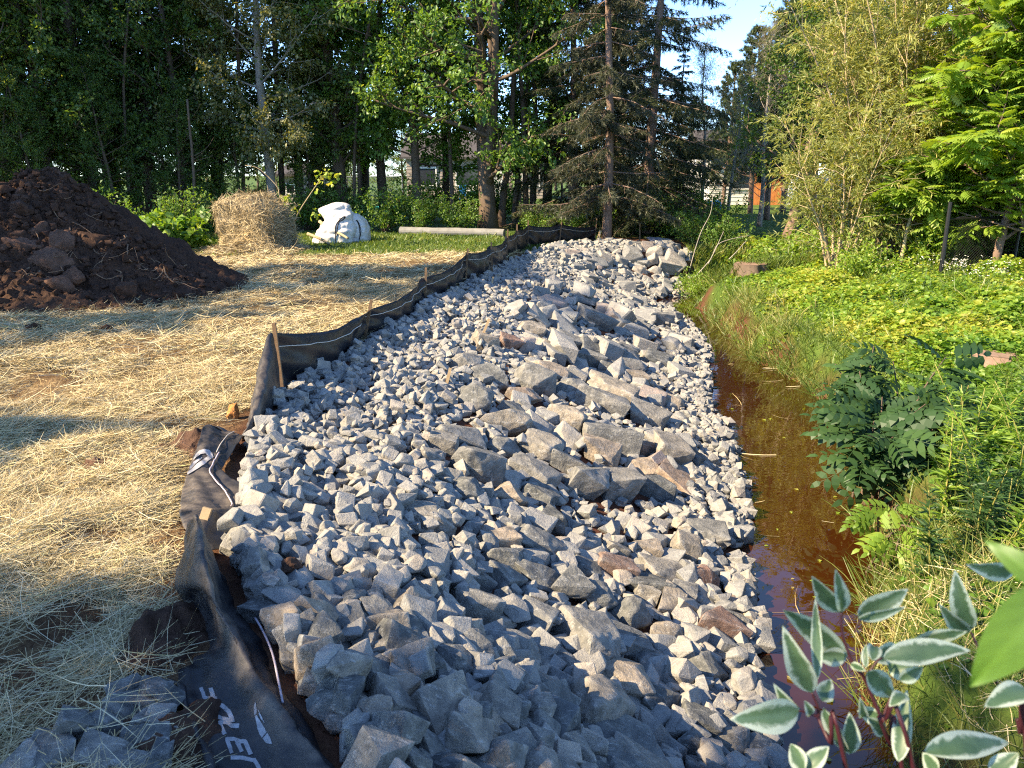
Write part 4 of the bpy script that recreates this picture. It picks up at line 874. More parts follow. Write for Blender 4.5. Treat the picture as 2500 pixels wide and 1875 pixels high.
def walk(r, p, d, L, n, wander, grav):
    P = [np.array(p, float)]; d = unit(np.array(d, float))
    for k in range(n):
        d = unit(d+r.normal(0, wander, 3)+np.array([0, 0, grav/n])); P.append(P[-1]+d*L/n)
    return np.array(P)
def at_u(P, u):
    t = u*(len(P)-1); i = min(int(t), len(P)-2); f = t-i; return P[i]*(1-f)+P[i+1]*f, unit(P[i+1]-P[i])
def side_dir(r, d, ang):
    a = unit(np.cross(d, r.normal(size=3))); return unit(d*math.cos(ang)+a*math.sin(ang))
def grow(seed, H, r0, nl, h0, llen, el=(0.1, 0.7), grav=0.3, n2=6, n3=5, lpt=16, leaf=LEAF, lsize=0.12, spread=0.16, twig=True, wander=0.10, lean=(0, 0), twl=(0.25, 0.6), fork=0, tintf=None, droop=-0.35, h1=1.0, bias=None):
    r = np.random.default_rng(seed); gt, gc = G(), G(); P0, Y0, N0, T0 = [], [], [], []
    stems = [walk(r, (0, 0, -0.15), (lean[0], lean[1], 1), H, 14, 0.035, 0.1)]
    gt.tube(stems[0], r0*(1-0.86*np.linspace(0, 1, 15))*np.where(np.arange(15) == 0, 1.35, 1), 9)
    for f in range(fork):
        p, d = at_u(stems[0], r.uniform(0.10, 0.2)); s_ = walk(r, p, side_dir(r, d, 0.35), H*0.75, 10, 0.05, 0.4); stems.append(s_); gt.tube(s_, r0*0.62*(1-0.86*np.linspace(0, 1, 11)), 7)
    ga = r.uniform(0, 6.28)
    for i in range(nl):
        st = stems[i % len(stems)]; t = h0+(h1-h0)*((i+r.random())/nl); p, d = at_u(st, min(t, 0.985)); ga += 2.4+r.normal(0, .3); e = r.uniform(*el)*(0.6+0.8*t)
        dr = np.array([math.cos(ga)*math.cos(e), math.sin(ga)*math.cos(e), math.sin(e)])
        if bias is not None: dr = unit(dr+np.array(bias))
        L = llen(t)*r.uniform(0.7, 1.2); lb = walk(r, p, dr, L, 7, wander, grav); rl = max(r0*0.32*(1-t*0.75)*min(1, L/2.5), 0.012); gt.tube(lb, np.linspace(rl, rl*0.2, 8), 5, cap=False)
        for j in range(n2):
            u = 0.22+0.78*(j+r.random())/n2; q, d2 = at_u(lb, u); L2 = L*0.42*(1.15-0.6*u)*r.uniform(.6, 1.2); sb = walk(r, q, side_dir(r, d2, r.uniform(.5, 1.1)), L2, 4, wander*1.4, grav*0.7)
            if twig: gt.tube(sb, np.linspace(rl*0.4, rl*0.12, 5), 4, cap=False)
            for k in range(n3):
                q2, d3 = at_u(sb, 0.2+0.8*(k+r.random())/n3); tw = walk(r, q2, side_dir(r, d3, r.uniform(.3, 1.1)), r.uniform(*twl), 3, .2, droop*0.6)
                if twig == 2: gt.tube(tw, np.linspace(rl*0.12, rl*0.05, 4)+0.002, 3, cap=False)
                m = max(2, int(lpt*r.uniform(.6, 1.3))); uu = r.random(m)*3; ii = np.minimum(uu.astype(int), 2); ff = (uu-ii)[:, None]
                pos_ = tw[ii]*(1-ff)+tw[ii+1]*ff+r.normal(0, spread*0.45, (m, 3)); dv = unit(tw[-1]-tw[0])
                P0.append(pos_); Y0.append(unit(dv*0.7+r.normal(0, .6, (m, 3))+np.array([0, 0, droop]))); N0.append(unit(r.normal(0, .55, (m, 3))+np.array([0, 0, .8]))); T0.append(np.clip(r.normal(0.5, .16, m)+r.normal(0, .12), 0, 1))
    P0, Y0, N0, T0 = map(np.concatenate, (P0, Y0, N0, T0)); s_ = lsize*r.uniform(.6, 1.25, len(P0)); gc.scatter(leaf[0], leaf[1], P0, Y0, N0, s_, T0)
    return gt, gc
def bark(name, a, b, sc=7, stretch=0.25):
    m, t, bs = mat(name, 0.9, 0.15); o = objc(t); mp = t.nodes.new('ShaderNodeMapping'); mp.inputs['Scale'].default_value = (1, 1, stretch); t.links.new(o, mp.inputs['Vector'])
    n1 = noise(t, sc, 6, 0.7, mp.outputs[0], 0.5); n2 = noise(t, 1.6, 3, 0.5, o); c = mixc(t, n2, ramp(t, n1, [(.3, a), (.7, b)]), tuple(np.array(b)*0.9)); t.links.new(c, bs.inputs['Base Color']); bump(t, bs, n1, 0.8, 0.04); return m
M_bark = bark('rough_bark', (0.05, 0.036, 0.026), (0.16, 0.12, 0.09)); M_grey = bark('grey_bark', (0.14, 0.12, 0.10), (0.36, 0.33, 0.29), 5, 0.8); M_red = bark('spruce_bark', (0.10, 0.065, 0.048), (0.27, 0.19, 0.15), 9, 0.4); M_will = bark('pale_willow_bark', (0.24, 0.18, 0.10), (0.48, 0.39, 0.24), 8)
L_dark = leafmat('dark_wood_leaves', [(0.0, (0.032, 0.070, 0.016)), (0.45, (0.080, 0.155, 0.028)), (0.75, (0.18, 0.26, 0.045)), (1.0, (0.38, 0.40, 0.08))], .5)
L_mid = leafmat('oak_leaves', [(0.0, (0.050, 0.11, 0.020)), (0.45, (0.11, 0.22, 0.034)), (0.8, (0.19, 0.31, 0.05)), (1.0, (0.32, 0.36, 0.08))], .48)
L_pop = leafmat('poplar_leaves', [(0.0, (0.07, 0.09, 0.03)), (0.45, (0.16, 0.18, 0.055)), (0.8, (0.28, 0.27, 0.09)), (1.0, (0.38, 0.34, 0.12))], .42, gloss=0.05)
L_will = leafmat('willow_leaves', [(0.0, (0.13, 0.17, 0.045)), (0.5, (0.26, 0.30, 0.075)), (0.85, (0.40, 0.39, 0.11)), (1.0, (0.48, 0.41, 0.14))], .5)
L_loc = leafmat('bright_compound_leaves', [(0.0, (0.10, 0.19, 0.022)), (0.5, (0.20, 0.33, 0.035)), (0.85, (0.30, 0.41, 0.05)), (1.0, (0.40, 0.42, 0.08))], .52)
L_bush = leafmat('dark_compound_leaves', [(0.0, (0.022, 0.055, 0.016)), (0.5, (0.045, 0.10, 0.030)), (0.85, (0.08, 0.15, 0.04)), (1.0, (0.18, 0.22, 0.05))], .38, gloss=.02)
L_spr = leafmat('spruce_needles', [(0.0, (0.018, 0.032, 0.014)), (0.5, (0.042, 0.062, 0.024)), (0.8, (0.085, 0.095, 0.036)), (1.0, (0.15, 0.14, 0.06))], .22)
L_sprg = leafmat('grey_dry_needles', [(0.0, (0.020, 0.030, 0.016)), (0.5, (0.050, 0.062, 0.032)), (1.0, (0.11, 0.11, 0.065))], .25)
L_pine = leafmat('pine_needles', [(0.0, (0.028, 0.052, 0.026)), (0.5, (0.055, 0.090, 0.038)), (1.0, (0.15, 0.17, 0.055))], .3)
L_gc = leafmat('ground_leaves', [(0.0, (0.05, 0.12, 0.014)), (0.35, (0.12, 0.25, 0.024)), (0.65, (0.24, 0.37, 0.038)), (0.9, (0.40, 0.43, 0.06)), (1.0, (0.46, 0.38, 0.12))], .5)
L_grass = leafmat('grass_blades', [(0.0, (0.05, 0.10, 0.015)), (0.4, (0.12, 0.19, 0.03)), (0.7, (0.26, 0.27, 0.07)), (1.0, (0.45, 0.36, 0.17))], .4)
def tree_obj(name, label, cat, loc, gt, gc, mb, ml, group=None, rz=0, sc=1.0, cname='crown'):
    t = thing(name, label, cat, loc, group); o = bpy.data.objects.new('trunk', gt.mesh('trunk', mb, True)); COL.objects.link(o); o.parent = t
    if gc.n: c = bpy.data.objects.new(cname, gc.mesh(cname, ml)); COL.objects.link(c); c.parent = t
    t.rotation_euler = (0, 0, rz); t.scale = (sc,)*3; return t
def gz(x, y): return float(Z(np.array(float(x)), np.array(float(y))))
def ground_at(px, y): 
    x = float(x_at(px, y, 0)); return (x, y, gz(x, y))
# --- the dark wood on the left: four masters, then copies
dome = lambda a: (lambda t: a*(0.35+0.65*math.sin(math.pi*min(1, 0.15+t*0.85))))
W1 = tree_obj('maple_tree', 'dark leafy maple at the front edge of the wood, behind the soil heap', 'tree', ground_at(130, 24.0), *grow(101, 12, 0.17, 42, 0.07, dome(2.7), n2=7, n3=6, lpt=14, lsize=0.125), M_bark, L_dark, 'trees of the dark wood')
W2 = tree_obj('maple_tree', 'dark leafy maple with a forked stem, in the wood between heap and bale', 'tree', ground_at(330, 26.0), *grow(102, 13, 0.20, 42, 0.10, dome(2.9), n2=7, n3=6, lpt=14, lsize=0.13, fork=1), M_bark, L_dark, 'trees of the dark wood')
W3 = tree_obj('poplar_tree', 'grey-stemmed poplar with pale yellowish sunlit leaves, between bale and bag', 'tree', ground_at(592, 25.6), *grow(103, 13, 0.17, 44, 0.13, dome(2.6), n2=8, n3=6, lpt=17, lsize=0.12, droop=-.5), M_grey, L_pop, 'trees of the dark wood')
W4 = tree_obj('poplar_tree', 'tall dark-trunked poplar behind the hay bale', 'tree', ground_at(478, 28), *grow(104, 14, 0.22, 40, 0.12, dome(2.6), n2=7, n3=6, lpt=13, lsize=0.12, el=(.3, .9)), M_bark, L_dark, 'trees of the dark wood')
M0 = [W1, W2, W4]; rt = np.random.default_rng(31); WL_ = []
for px, y, k, sc in ((-150, 23, 0, 1.0), (-60, 22.5, 1, 1.0), (40, 23, 2, 1.0), (60, 27, 1, 1.1), (215, 25, 2, .95), (265, 28, 0, 1.2), (405, 26, 0, .9), (425, 31, 1, 1.1), (690, 28, 2, 1.0), (742, 27, 2, 1.12), (-230, 24, 2, 1.0), (-300, 27, 1, 1.2), (20, 30, 0, 1.3), (-120, 28, 2, 1.3), (175, 25.5, 0, .8), (300, 29, 2, 1.1), (120, 28, 1, 1.2), (330, 31, 0, 1.2)):
    big = 'tall' if sc > 1.05 else 'slim'
    lb = f'{big} dark tree deep in the shaded wood behind the front row' if y > 26 else 'shaded tree in the front row of the dark wood on the left'
    copy_thing(M0[k], ground_at(px, y), rt.uniform(0, 6.28), sc, lb, 'trees of the dark wood')
for px, y, k, sc in ((90, 22.3, 0, .36), (10, 22.0, 1, .34), (260, 23.6, 0, .40), (400, 24.3, 0, .36), (530, 25.3, 0, .38), (680, 26.4, 0, .40), (730, 27.6, 0, .36), (-70, 21.5, 0, .40), (200, 29, 0, .5)):
    copy_thing(M0[k], ground_at(px, y), rt.uniform(0, 6.28), sc, 'low young tree leafy to the ground under the dark wood', 'young trees under the wood')
copy_thing(W3, ground_at(650, 29), 2.1, 1.05, 'pale-leaved poplar in the wood, further back than the grey-stemmed one', 'trees of the dark wood')
# bare thin trunks standing in the wood
for px, y, top_px, r_, dead in ((421, 23.5, 419, .05, 1), (765, 26.5, 778, .06, 0), (781, 27, 778, .07, 0), (225, 25, 205, .06, 0), (285, 24.5, 262, .05, 0), (20, 24, 14, .04, 0), (525, 26, 522, .07, 0), (612, 27, 606, .11, 0), (360, 26, 352, .05, 0), (455, 30, 460, .05, 0), (668, 28, 672, .05, 0)):
    b_ = ground_at(px, y); tp = at_y(top_px, 215 if dead else -250, y); g = G(); g.tube(walk(rt, b_, np.array(tp)-np.array(b_), np.linalg.norm(np.array(tp)-np.array(b_)), 9, .03, 0), np.linspace(r_, r_*.6, 10), 7)
    for _ in range(5): 
        q, d = at_u(np.array([b_, tp]), rt.uniform(.3, .95)); g.tube(walk(rt, q, side_dir(rt, d, 1.1), rt.uniform(.3, .9), 4, .15, .2), np.linspace(r_*.25, .006, 5), 4, cap=False)
    tag(g.obj('bare_tree', M_bark, smooth=True), 'broken-topped bare dead trunk standing left of the hay bale' if dead else 'thin bare stem among the shaded wood', 'tree', None if dead else 'thin bare stems in the wood')
# --- the big oak and the trunks round it
OAK = tree_obj('oak_tree', 'big forked oak with sunlit green leaves, at the centre behind the fallen pole', 'tree', ground_at(1055, 25.2), *grow(120, 13, 0.29, 46, 0.13, lambda t: 3.9*(0.45+0.55*math.sin(math.pi*min(1, .2+t*.8))), n2=9, n3=6, lpt=12, lsize=0.14, fork=2, el=(-.05, .75), grav=.15, bias=(-0.25, -0.15, 0)), M_bark, L_mid)
O2 = tree_obj('young_oak', 'smaller oak with low sunlit branches left of the big oak, over the bright lawn', 'tree', ground_at(905, 26.3), *grow(121, 10, 0.17, 30, 0.20, dome(2.5), n2=8, n3=6, lpt=12, lsize=0.135, el=(-.1, .6)), M_bark, L_mid, 'oaks at the lawn edge')
copy_thing(O2, ground_at(830, 28.5), 1.2, 1.15, 'oak with light green leaves behind the white bag', 'oaks at the lawn edge'); copy_thing(O2, ground_at(1180, 28.5), 3.3, 1.1, 'oak half hidden between the big oak and the spruce', 'oaks at the lawn edge')
copy_thing(O2, ground_at(965, 31), 5.0, .95, 'oak standing on the bright lawn in front of the tan house', 'oaks at the lawn edge'); copy_thing(O2, ground_at(1118, 31.5), 0.5, 1.0, 'oak on the lawn behind the dark trunks', 'oaks at the lawn edge'); copy_thing(O2, ground_at(790, 33), 4.1, 1.25, 'taller oak standing behind the white bag against the sky gaps', 'oaks at the lawn edge')
for px, y, r_, lb in ((1083, 26.0, .13, 'dark straight trunk touching the big oak on its right side'), (1112, 26.8, .09, 'second dark trunk right of the big oak'), (1138, 26.2, .11, 'curved dark trunk right of the big oak'), (1148, 27.0, .13, 'dark trunk rising beside the fence corner'), (975, 26.5, .08, 'slender dark trunk left of the big oak')):
    gt, gc = grow(200+px, 10, r_, 12, 0.45, dome(1.5), n2=6, n3=5, lpt=11, lsize=.13); tree_obj('slender_tree', lb, 'tree', ground_at(px, y), gt, gc, M_bark, L_mid, 'dark trunks right of the big oak')
# --- spruces
def spruce(seed, H, r0, h0, Lb, dead=0.0, dens=1.0, low=1.0):
    r = np.random.default_rng(seed); gt, gc = G(), G(); st = walk(r, (0, 0, -.15), (0, 0, 1), H, 14, .012, 0); gt.tube(st, r0*(1-.9*np.linspace(0, 1, 15)), 10); P0, Y0, N0, T0 = [], [], [], []
    z = h0
    while z < H*0.98:
        t = z/H
        for k in range(int(r.integers(4, 7))):
            az = r.uniform(0, 6.28); L = Lb*(1-t)**0.75*r.uniform(.4, 1.3)*(low if t < .2 else 1); dr = np.array([math.cos(az), math.sin(az), .05-.25*(1-t)]); p, _ = at_u(st, min(t, .985)); br = walk(r, p, dr, L, 7, .05, -.25); 
            for q_ in range(5, 8): br[q_][2] += 0.04*(q_-4)*L*.3
            gt.tube(br, np.linspace(max(.022*(1-t)+.006, .008), .004, 8), 4, cap=False)
            ns = int(L*9*dens)+2
            for s_ in range(ns):
                u = .18+.82*(s_+r.random())/ns; q, d = at_u(br, u); sgn = 1 if s_ % 2 else -1; sd = unit(np.cross(d, [0, 0, 1.0])*sgn+d*.7+np.array([0, 0, -.55])); l = .75*L**.6*(1.05-u*.75)*r.uniform(.5, 1.1)*.55; tw = walk(r, q, sd, l, 3, .12, -.5); gt.tube(tw, np.linspace(.005, .002, 4), 3, cap=False)
                if r.random() < dead*(1.1 if t > .45 else .8): 
                    if r.random() < .75: continue
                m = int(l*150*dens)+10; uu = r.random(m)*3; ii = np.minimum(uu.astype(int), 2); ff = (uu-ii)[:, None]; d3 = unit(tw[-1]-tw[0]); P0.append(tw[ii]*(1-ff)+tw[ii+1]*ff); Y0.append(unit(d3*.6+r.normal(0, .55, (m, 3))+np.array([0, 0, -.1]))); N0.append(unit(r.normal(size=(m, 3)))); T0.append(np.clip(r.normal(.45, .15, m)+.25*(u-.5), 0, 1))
        z += .26+.10*r.random()
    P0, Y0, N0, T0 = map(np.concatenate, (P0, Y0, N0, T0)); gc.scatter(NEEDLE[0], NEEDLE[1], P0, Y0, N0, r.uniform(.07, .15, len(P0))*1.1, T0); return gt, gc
def spr_needle(): return NEEDLE
gt, gc = spruce(301, 11.5, .14, 1.4, 2.2, .30, 1.35); SP1 = tree_obj('spruce_tree', 'tall bare-trunked spruce with thin grey branches, at the fence end', 'tree', ground_at(1310, 21.3), gt, gc, M_red, L_sprg)
gt, gc = spruce(302, 12, .19, .5, 3.3, .06, 1.0); SP2 = tree_obj('spruce_tree', 'dark full spruce just right of the bare-trunked one', 'tree', ground_at(1395, 24.5), gt, gc, M_red, L_spr, 'dark spruces')
copy_thing(SP2, ground_at(1235, 26.0), 2.0, .92, 'dark spruce between the oak and the bare-trunked spruce', 'dark spruces'); copy_thing(SP2, ground_at(1455, 28), 4.2, .52, 'dark spruce beneath the blue gap of sky', 'dark spruces'); copy_thing(SP2, ground_at(1330, 27.5), 1.0, 1.1, 'dark spruce hidden behind the bare-trunked one', 'dark spruces')
# --- pines and the far right belt
def pine(seed, H, r0):
    r = np.random.default_rng(seed); gt, gc = G(), G(); st = walk(r, (0, 0, -.15), (0, 0, 1), H, 14, .02, 0); gt.tube(st, r0*(1-.85*np.linspace(0, 1, 15)), 8); P0, Y0, N0, T0, S0 = [], [], [], [], []
    z = H*.18
    while z < H:
        t = z/H
        for k in range(5):
            az = r.uniform(0, 6.28); L = H*.23*(1-t)**.6*r.uniform(.6, 1.2)+.25; p, _ = at_u(st, min(t, .985)); br = walk(r, p, (math.cos(az), math.sin(az), .25), L, 6, .08, .5); gt.tube(br, np.linspace(.05*(1-t)+.012, .01, 7), 4, cap=False)
            for s_ in range(int(L*5)+2):
                q, d = at_u(br, .3+.7*r.random()); tw = walk(r, q, side_dir(r, d, .9)+np.array([0, 0, .4]), r.uniform(.2, .5), 3, .15, .6); gt.tube(tw, [.012, .01, .008, .006], 3, cap=False)
                for e in (tw[-1], tw[-2]):
                    m = 26; d3 = unit(tw[-1]-tw[0]); P0.append(e+r.normal(0, .03, (m, 3))); Y0.append(unit(d3*.7+r.normal(0, .6, (m, 3)))); N0.append(unit(r.normal(size=(m, 3)))); T0.append(np.clip(r.normal(.45, .15, m)+r.normal(0, .12), 0, 1))
        z += .40+.15*r.random()
    P0, Y0, N0, T0 = map(np.concatenate, (P0, Y0, N0, T0)); gc.scatter(NEEDLE[0]*np.array([1.3, 1, 1]), NEEDLE[1], P0, Y0, N0, r.uniform(.16, .28, len(P0)), T0); return gt, gc
gt, gc = pine(401, 11.5, .2); PN = tree_obj('pine_tree', 'pine with a pointed top against the blue sky, right of the sky gap', 'tree', ground_at(1620, 36), gt, gc, M_red, L_pine, 'pines right of the sky gap', sc=.68)
gt, gc = pine(402, 13, .24); PN2 = tree_obj('pine_tree', 'taller bushy pine behind the willow', 'tree', ground_at(1745, 34), gt, gc, M_red, L_pine, 'pines right of the sky gap')
copy_thing(PN, ground_at(1690, 38), 2.0, .80, 'pine between the pointed one and the willow', 'pines right of the sky gap'); copy_thing(PN2, ground_at(1735, 30), 2.6, .85, 'bushy pine right behind the leaning trunk', 'pines right of the sky gap'); copy_thing(PN, ground_at(1655, 31.5), 5.1, .66, 'lower pine in front of the wooden door house', 'pines right of the sky gap'); copy_thing(PN2, ground_at(1830, 39), 1.0, 1.15, 'tall pine seen over the willow', 'pines right of the sky gap'); copy_thing(PN, ground_at(1560, 40), 3.4, .60, 'small pine low beside the spruces', 'pines right of the sky gap'); copy_thing(PN2, ground_at(1960, 42), 3.0, 1.25, 'dark pine behind the willow crown', 'pines right of the sky gap'); copy_thing(PN2, ground_at(2100, 40), 5.0, 1.2, 'dark pine behind the bright compound-leaved tree', 'pines right of the sky gap'); copy_thing(PN2, ground_at(2280, 38), 0.4, 1.2, 'pine at the right edge behind the chain-link fence', 'pines right of the sky gap')
gt, gc = grow(410, 7.0, .10, 28, .15, dome(1.7), n2=7, n3=5, lpt=7, leaf=SLIM, lsize=.11, twig=2, el=(.4, 1.0)); DG = tree_obj('dry_shrub_tree', 'thin greyish half-bare tree between spruces and pines', 'tree', ground_at(1515, 27), gt, gc, M_grey, L_pop, 'half-bare thin trees', sc=.8); copy_thing(DG, ground_at(1570, 29.5), 2.2, .75, 'half-bare greyish tree in front of the small pine', 'half-bare thin trees'); copy_thing(DG, ground_at(1640, 27.5), 4.0, .9, 'half-bare tree in front of the wooden door', 'half-bare thin trees')
# leaning dark trunk with shaded crown
gt, gc = grow(411, 7.5, .17, 30, .26, dome(2.3), n2=7, n3=6, lpt=12, lsize=.10, lean=(.22, 0.1), el=(-.2, .5), bias=(-.3, 0, 0)); tree_obj('leaning_tree', 'short leaning trunk with a dark shaded crown, left of the willow', 'tree', ground_at(1702, 22.5), gt, gc, M_red, L_dark)
# --- willow clump: many pale stems, narrow yellow-green leaves
def willow(seed, n, H, spread, lp=11):
    r = np.random.default_rng(seed); gt, gc = G(), G(); P0, Y0, N0, T0 = [], [], [], []
    for i in range(n):
        az = r.uniform(0, 6.28); q = spread*r.random()**.7; d0 = np.array([math.cos(az)*q, math.sin(az)*q*.7, 1]); L = H*r.uniform(.6, 1.1); st = walk(r, (math.cos(az)*.25*r.random(), math.sin(az)*.25*r.random(), -.1), d0, L, 10, .06, -.15); r1 = r.uniform(.016, .045); gt.tube(st, np.linspace(r1, .005, 11), 5, cap=False)
        for j in range(15):
            u = .22+.78*(j+r.random())/15; p, d = at_u(st, u); L2 = r.uniform(.5, 1.5)*(1.15-.5*u); sb = walk(r, p, side_dir(r, d, r.uniform(.35, .9)), L2, 5, .12, -.2); gt.tube(sb, np.linspace(.009, .003, 6), 3, cap=False)
            for k in range(7):
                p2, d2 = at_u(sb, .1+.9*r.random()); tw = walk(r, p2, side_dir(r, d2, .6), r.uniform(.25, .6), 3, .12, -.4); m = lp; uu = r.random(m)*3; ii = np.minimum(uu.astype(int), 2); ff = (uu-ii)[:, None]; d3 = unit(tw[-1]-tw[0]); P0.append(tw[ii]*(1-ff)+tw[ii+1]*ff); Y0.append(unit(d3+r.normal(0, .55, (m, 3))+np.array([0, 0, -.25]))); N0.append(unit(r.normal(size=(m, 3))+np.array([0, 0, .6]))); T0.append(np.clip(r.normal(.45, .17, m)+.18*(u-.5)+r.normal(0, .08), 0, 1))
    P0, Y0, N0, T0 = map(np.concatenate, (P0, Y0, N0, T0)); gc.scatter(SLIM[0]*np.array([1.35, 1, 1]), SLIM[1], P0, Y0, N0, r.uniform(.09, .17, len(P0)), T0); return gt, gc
gt, gc = willow(501, 30, 6.8, .42, 13); WI = tree_obj('willow_clump', 'many-stemmed yellow-green willow with pale stems beside the stream meadow', 'willow', ground_at(1925, 17.5), gt, gc, M_will, L_will, 'willows of the right bank')
copy_thing(WI, ground_at(1985, 18.8), 2.2, .98, 'yellow-green willow close behind the chain-link fence post', 'willows of the right bank'); copy_thing(WI, ground_at(2110, 20.5), 4.2, 1.05, 'tall willow behind the bright compound-leaved tree', 'willows of the right bank')
gt, gc = willow(502, 12, 3.6, .45); tree_obj('willow_clump', 'thin low willow stems left of the main clump', 'willow', ground_at(1810, 16.8), gt, gc, M_will, L_will, 'willows of the right bank')
# --- bright tree with compound leaves on the right
def locust(seed, H, r0, nl, spread, zlo=.25, nleaf=9):
    r = np.random.default_rng(seed); gt, gc = G(), G(); st = walk(r, (0, 0, -.15), (.02, 0, 1), H, 12, .06, .1); gt.tube(st, r0*(1-.85*np.linspace(0, 1, 13)), 8); P0, Y0, N0, T0 = [], [], [], []
    for i in range(nl):
        t = zlo+(1-zlo)*(i+r.random())/nl; p, d = at_u(st, min(t, .98)); az = i*2.4+r.normal(0, .4); L = spread*(1.1-.6*t)*r.uniform(.6, 1.15); br = walk(r, p, (math.cos(az), math.sin(az), r.uniform(.1, .7)), L, 6, .12, .1); gt.tube(br, np.linspace(r0*.4*(1.1-t), .008, 7), 5, cap=False)
        for j in range(7):
            q, d2 = at_u(br, .25+.75*(j+r.random())/7); sb = walk(r, q, side_dir(r, d2, .7), L*.35, 3, .15, .1); gt.tube(sb, np.linspace(.014, .005, 4), 4, cap=False)
            m = nleaf; uu = r.random(m); pp = np.array([at_u(sb, u)[0] for u in uu]); P0.append(pp); a = r.uniform(0, 6.28, m); Y0.append(unit(np.stack([np.cos(a), np.sin(a), r.normal(.0, .3, m)], 1)+unit(sb[-1]-sb[0])*.5)); N0.append(unit(r.normal(0, .3, (m, 3))+np.array([0, 0, 1]))); T0.append(np.clip(r.normal(.5, .15, m)+r.normal(0, .1), 0, 1))
    P0, Y0, N0, T0 = map(np.concatenate, (P0, Y0, N0, T0)); gc.scatter(PINN[0], PINN[1], P0, Y0, N0, r.uniform(.26, .46, len(P0)), T0); return gt, gc
gt, gc = locust(601, 6.6, .085, 44, 2.6, .10, 13); LO = tree_obj('walnut_tree', 'bright green tree with drooping compound leaves at the right edge by the chain-link fence', 'tree', ground_at(2146, 15.2), gt, gc, M_red, L_loc, 'compound-leaved trees')
copy_thing(LO, ground_at(2225, 14.7), 3.6, .8, 'shorter bright compound-leaved tree just inside the right edge', 'compound-leaved trees'); copy_thing(LO, ground_at(2330, 16), 2.0, 1.1, 'second bright compound-leaved tree cut by the right edge', 'compound-leaved trees')
gt, gc = locust(602, 2.3, .05, 9, 1.2, .45, 7); tree_obj('walnut_sapling', 'small bent sapling with compound leaves left of the chain-link fence', 'tree', ground_at(1942, 16.0), gt, gc, M_will, L_loc)
# --- shrubs: masters and copies
def shrub(seed, R, H, n, leaf=LEAF, ls=.09):
    r = np.random.default_rng(seed); gt, gc = G(), G(); P0 = []
    for i in range(n):
        az = r.uniform(0, 6.28); d = np.array([math.cos(az)*R*r.random()**.6, math.sin(az)*R*r.random()**.6, H*r.uniform(.45, 1.0)]); st = walk(r, (0, 0, -.05), d, np.linalg.norm(d), 5, .15, 0); gt.tube(st, np.linspace(.012, .004, 6), 4, cap=False)
        for j in range(7):
            p, dd = at_u(st, .25+.75*r.random()); tw = walk(r, p, side_dir(r, dd, .8), .3, 2, .2, 0); m = 11; u = r.random((m, 1)); P0.append(tw[0]*(1-u)+tw[-1]*u+r.normal(0, .06, (m, 3)))
    P0 = np.concatenate(P0); m = len(P0); gc.scatter(leaf[0], leaf[1], P0, unit(r.normal(size=(m, 3))+np.array([0, 0, -.2])), unit(r.normal(0, .6, (m, 3))+np.array([0, 0, 1])), ls*r.uniform(.6, 1.3, m), np.clip(r.normal(.5, .18, m), 0, 1)); return gt, gc
gt, gc = shrub(701, 1.2, 1.5, 40); SH = tree_obj('green_shrub', 'leafy shrub at the foot of the wood beside the white bag', 'shrub', ground_at(830, 24.6), gt, gc, M_bark, L_mid, 'shrubs at the wood edge', cname='foliage')
gt, gc = shrub(702, 1.1, 1.0, 34, LEAF, .10); SH2 = tree_obj('bright_shrub', 'sunny yellow-green shrub on the right bank beside the willow', 'shrub', ground_at(1745, 18.5), gt, gc, M_will, L_loc, 'shrubs of the right bank', cname='foliage')
for px, y, sc, lb in ((760, 26, .9, 'low shrub behind the white bag'), (900, 24.4, .8, 'low shrub behind the left end of the fallen pole'), (985, 24.6, .75, 'yellowish shrub behind the middle of the fallen pole'), (1165, 24.5, .6, 'low shrub just behind the fence corner'), (1250, 24, .6, 'low shrub behind the far fence panel'), (930, 31, 1.2, 'rounded shrub on the lawn in front of the tan house'), (1015, 32, 1.2, 'rounded shrub right of the first one on the lawn'), (1075, 33, 1.2, 'shrub on the lawn partly behind the big oak trunk'), (660, 25.5, .9, 'shaded shrub between bale and bag'), (200, 20, 1.0, 'shaded shrub behind the soil heap'), (370, 22, .9, 'shaded shrub behind the cut branches'), (60, 18, 1, 'shaded shrub left of the soil heap peak'), (-40, 17, 1, 'shaded shrub at the left edge of the photo'), (470, 24, .8, 'shaded shrub behind the hay bale'), (560, 26, 1.0, 'shaded shrub behind the leaning sapling'), (1345, 24, .8, 'shrub in the spruce shade'), (1460, 23.5, .9, 'dark shrub right of the far mound'), (1550, 24.5, .9, 'dark shrub below the half-bare trees'), (1505, 21.3, .62, 'dark shrub at the right foot of the far mound'), (1560, 20.9, .6, 'low dark shrub where the stream bends away')):
    copy_thing(SH, ground_at(px, y), rt.uniform(0, 6.28), sc, lb, 'shrubs at the wood edge')
for px, y, sc, lb in ((1640, 18.6, .7, 'bright shrub behind the tree stump'), (1525, 18.9, .55, 'small bright shrub beside the bare twigs'), (1575, 19.1, .6, 'small bright shrub left of the tree stump'), (1500, 19.5, .5, 'low shrub touching the right end of the far mound'), (1535, 22.2, .8, 'shrub with a few yellow leaves by the bare twigs'), (1660, 20.0, 1.0, 'green shrub under the leaning tree'), (1860, 15.8, .7, 'grassy shrub at the willow foot'), (2010, 16.2, .9, 'shrub against the chain-link post'), (2090, 17.2, 1.0, 'shrub behind the chain-link mesh'), (2180, 17.0, 1.0, 'shrub behind the chain-link mesh near the right edge'), (2270, 17.5, 1.1, 'shrub behind the chain-link mesh outside the right edge'), (1960, 19, 1.2, 'tall shrub behind the bent sapling'), (1800, 20.5, 1.0, 'shrub behind the thin willow stems')):
    copy_thing(SH2, ground_at(px, y), rt.uniform(0, 6.28), sc, lb, 'shrubs of the right bank')
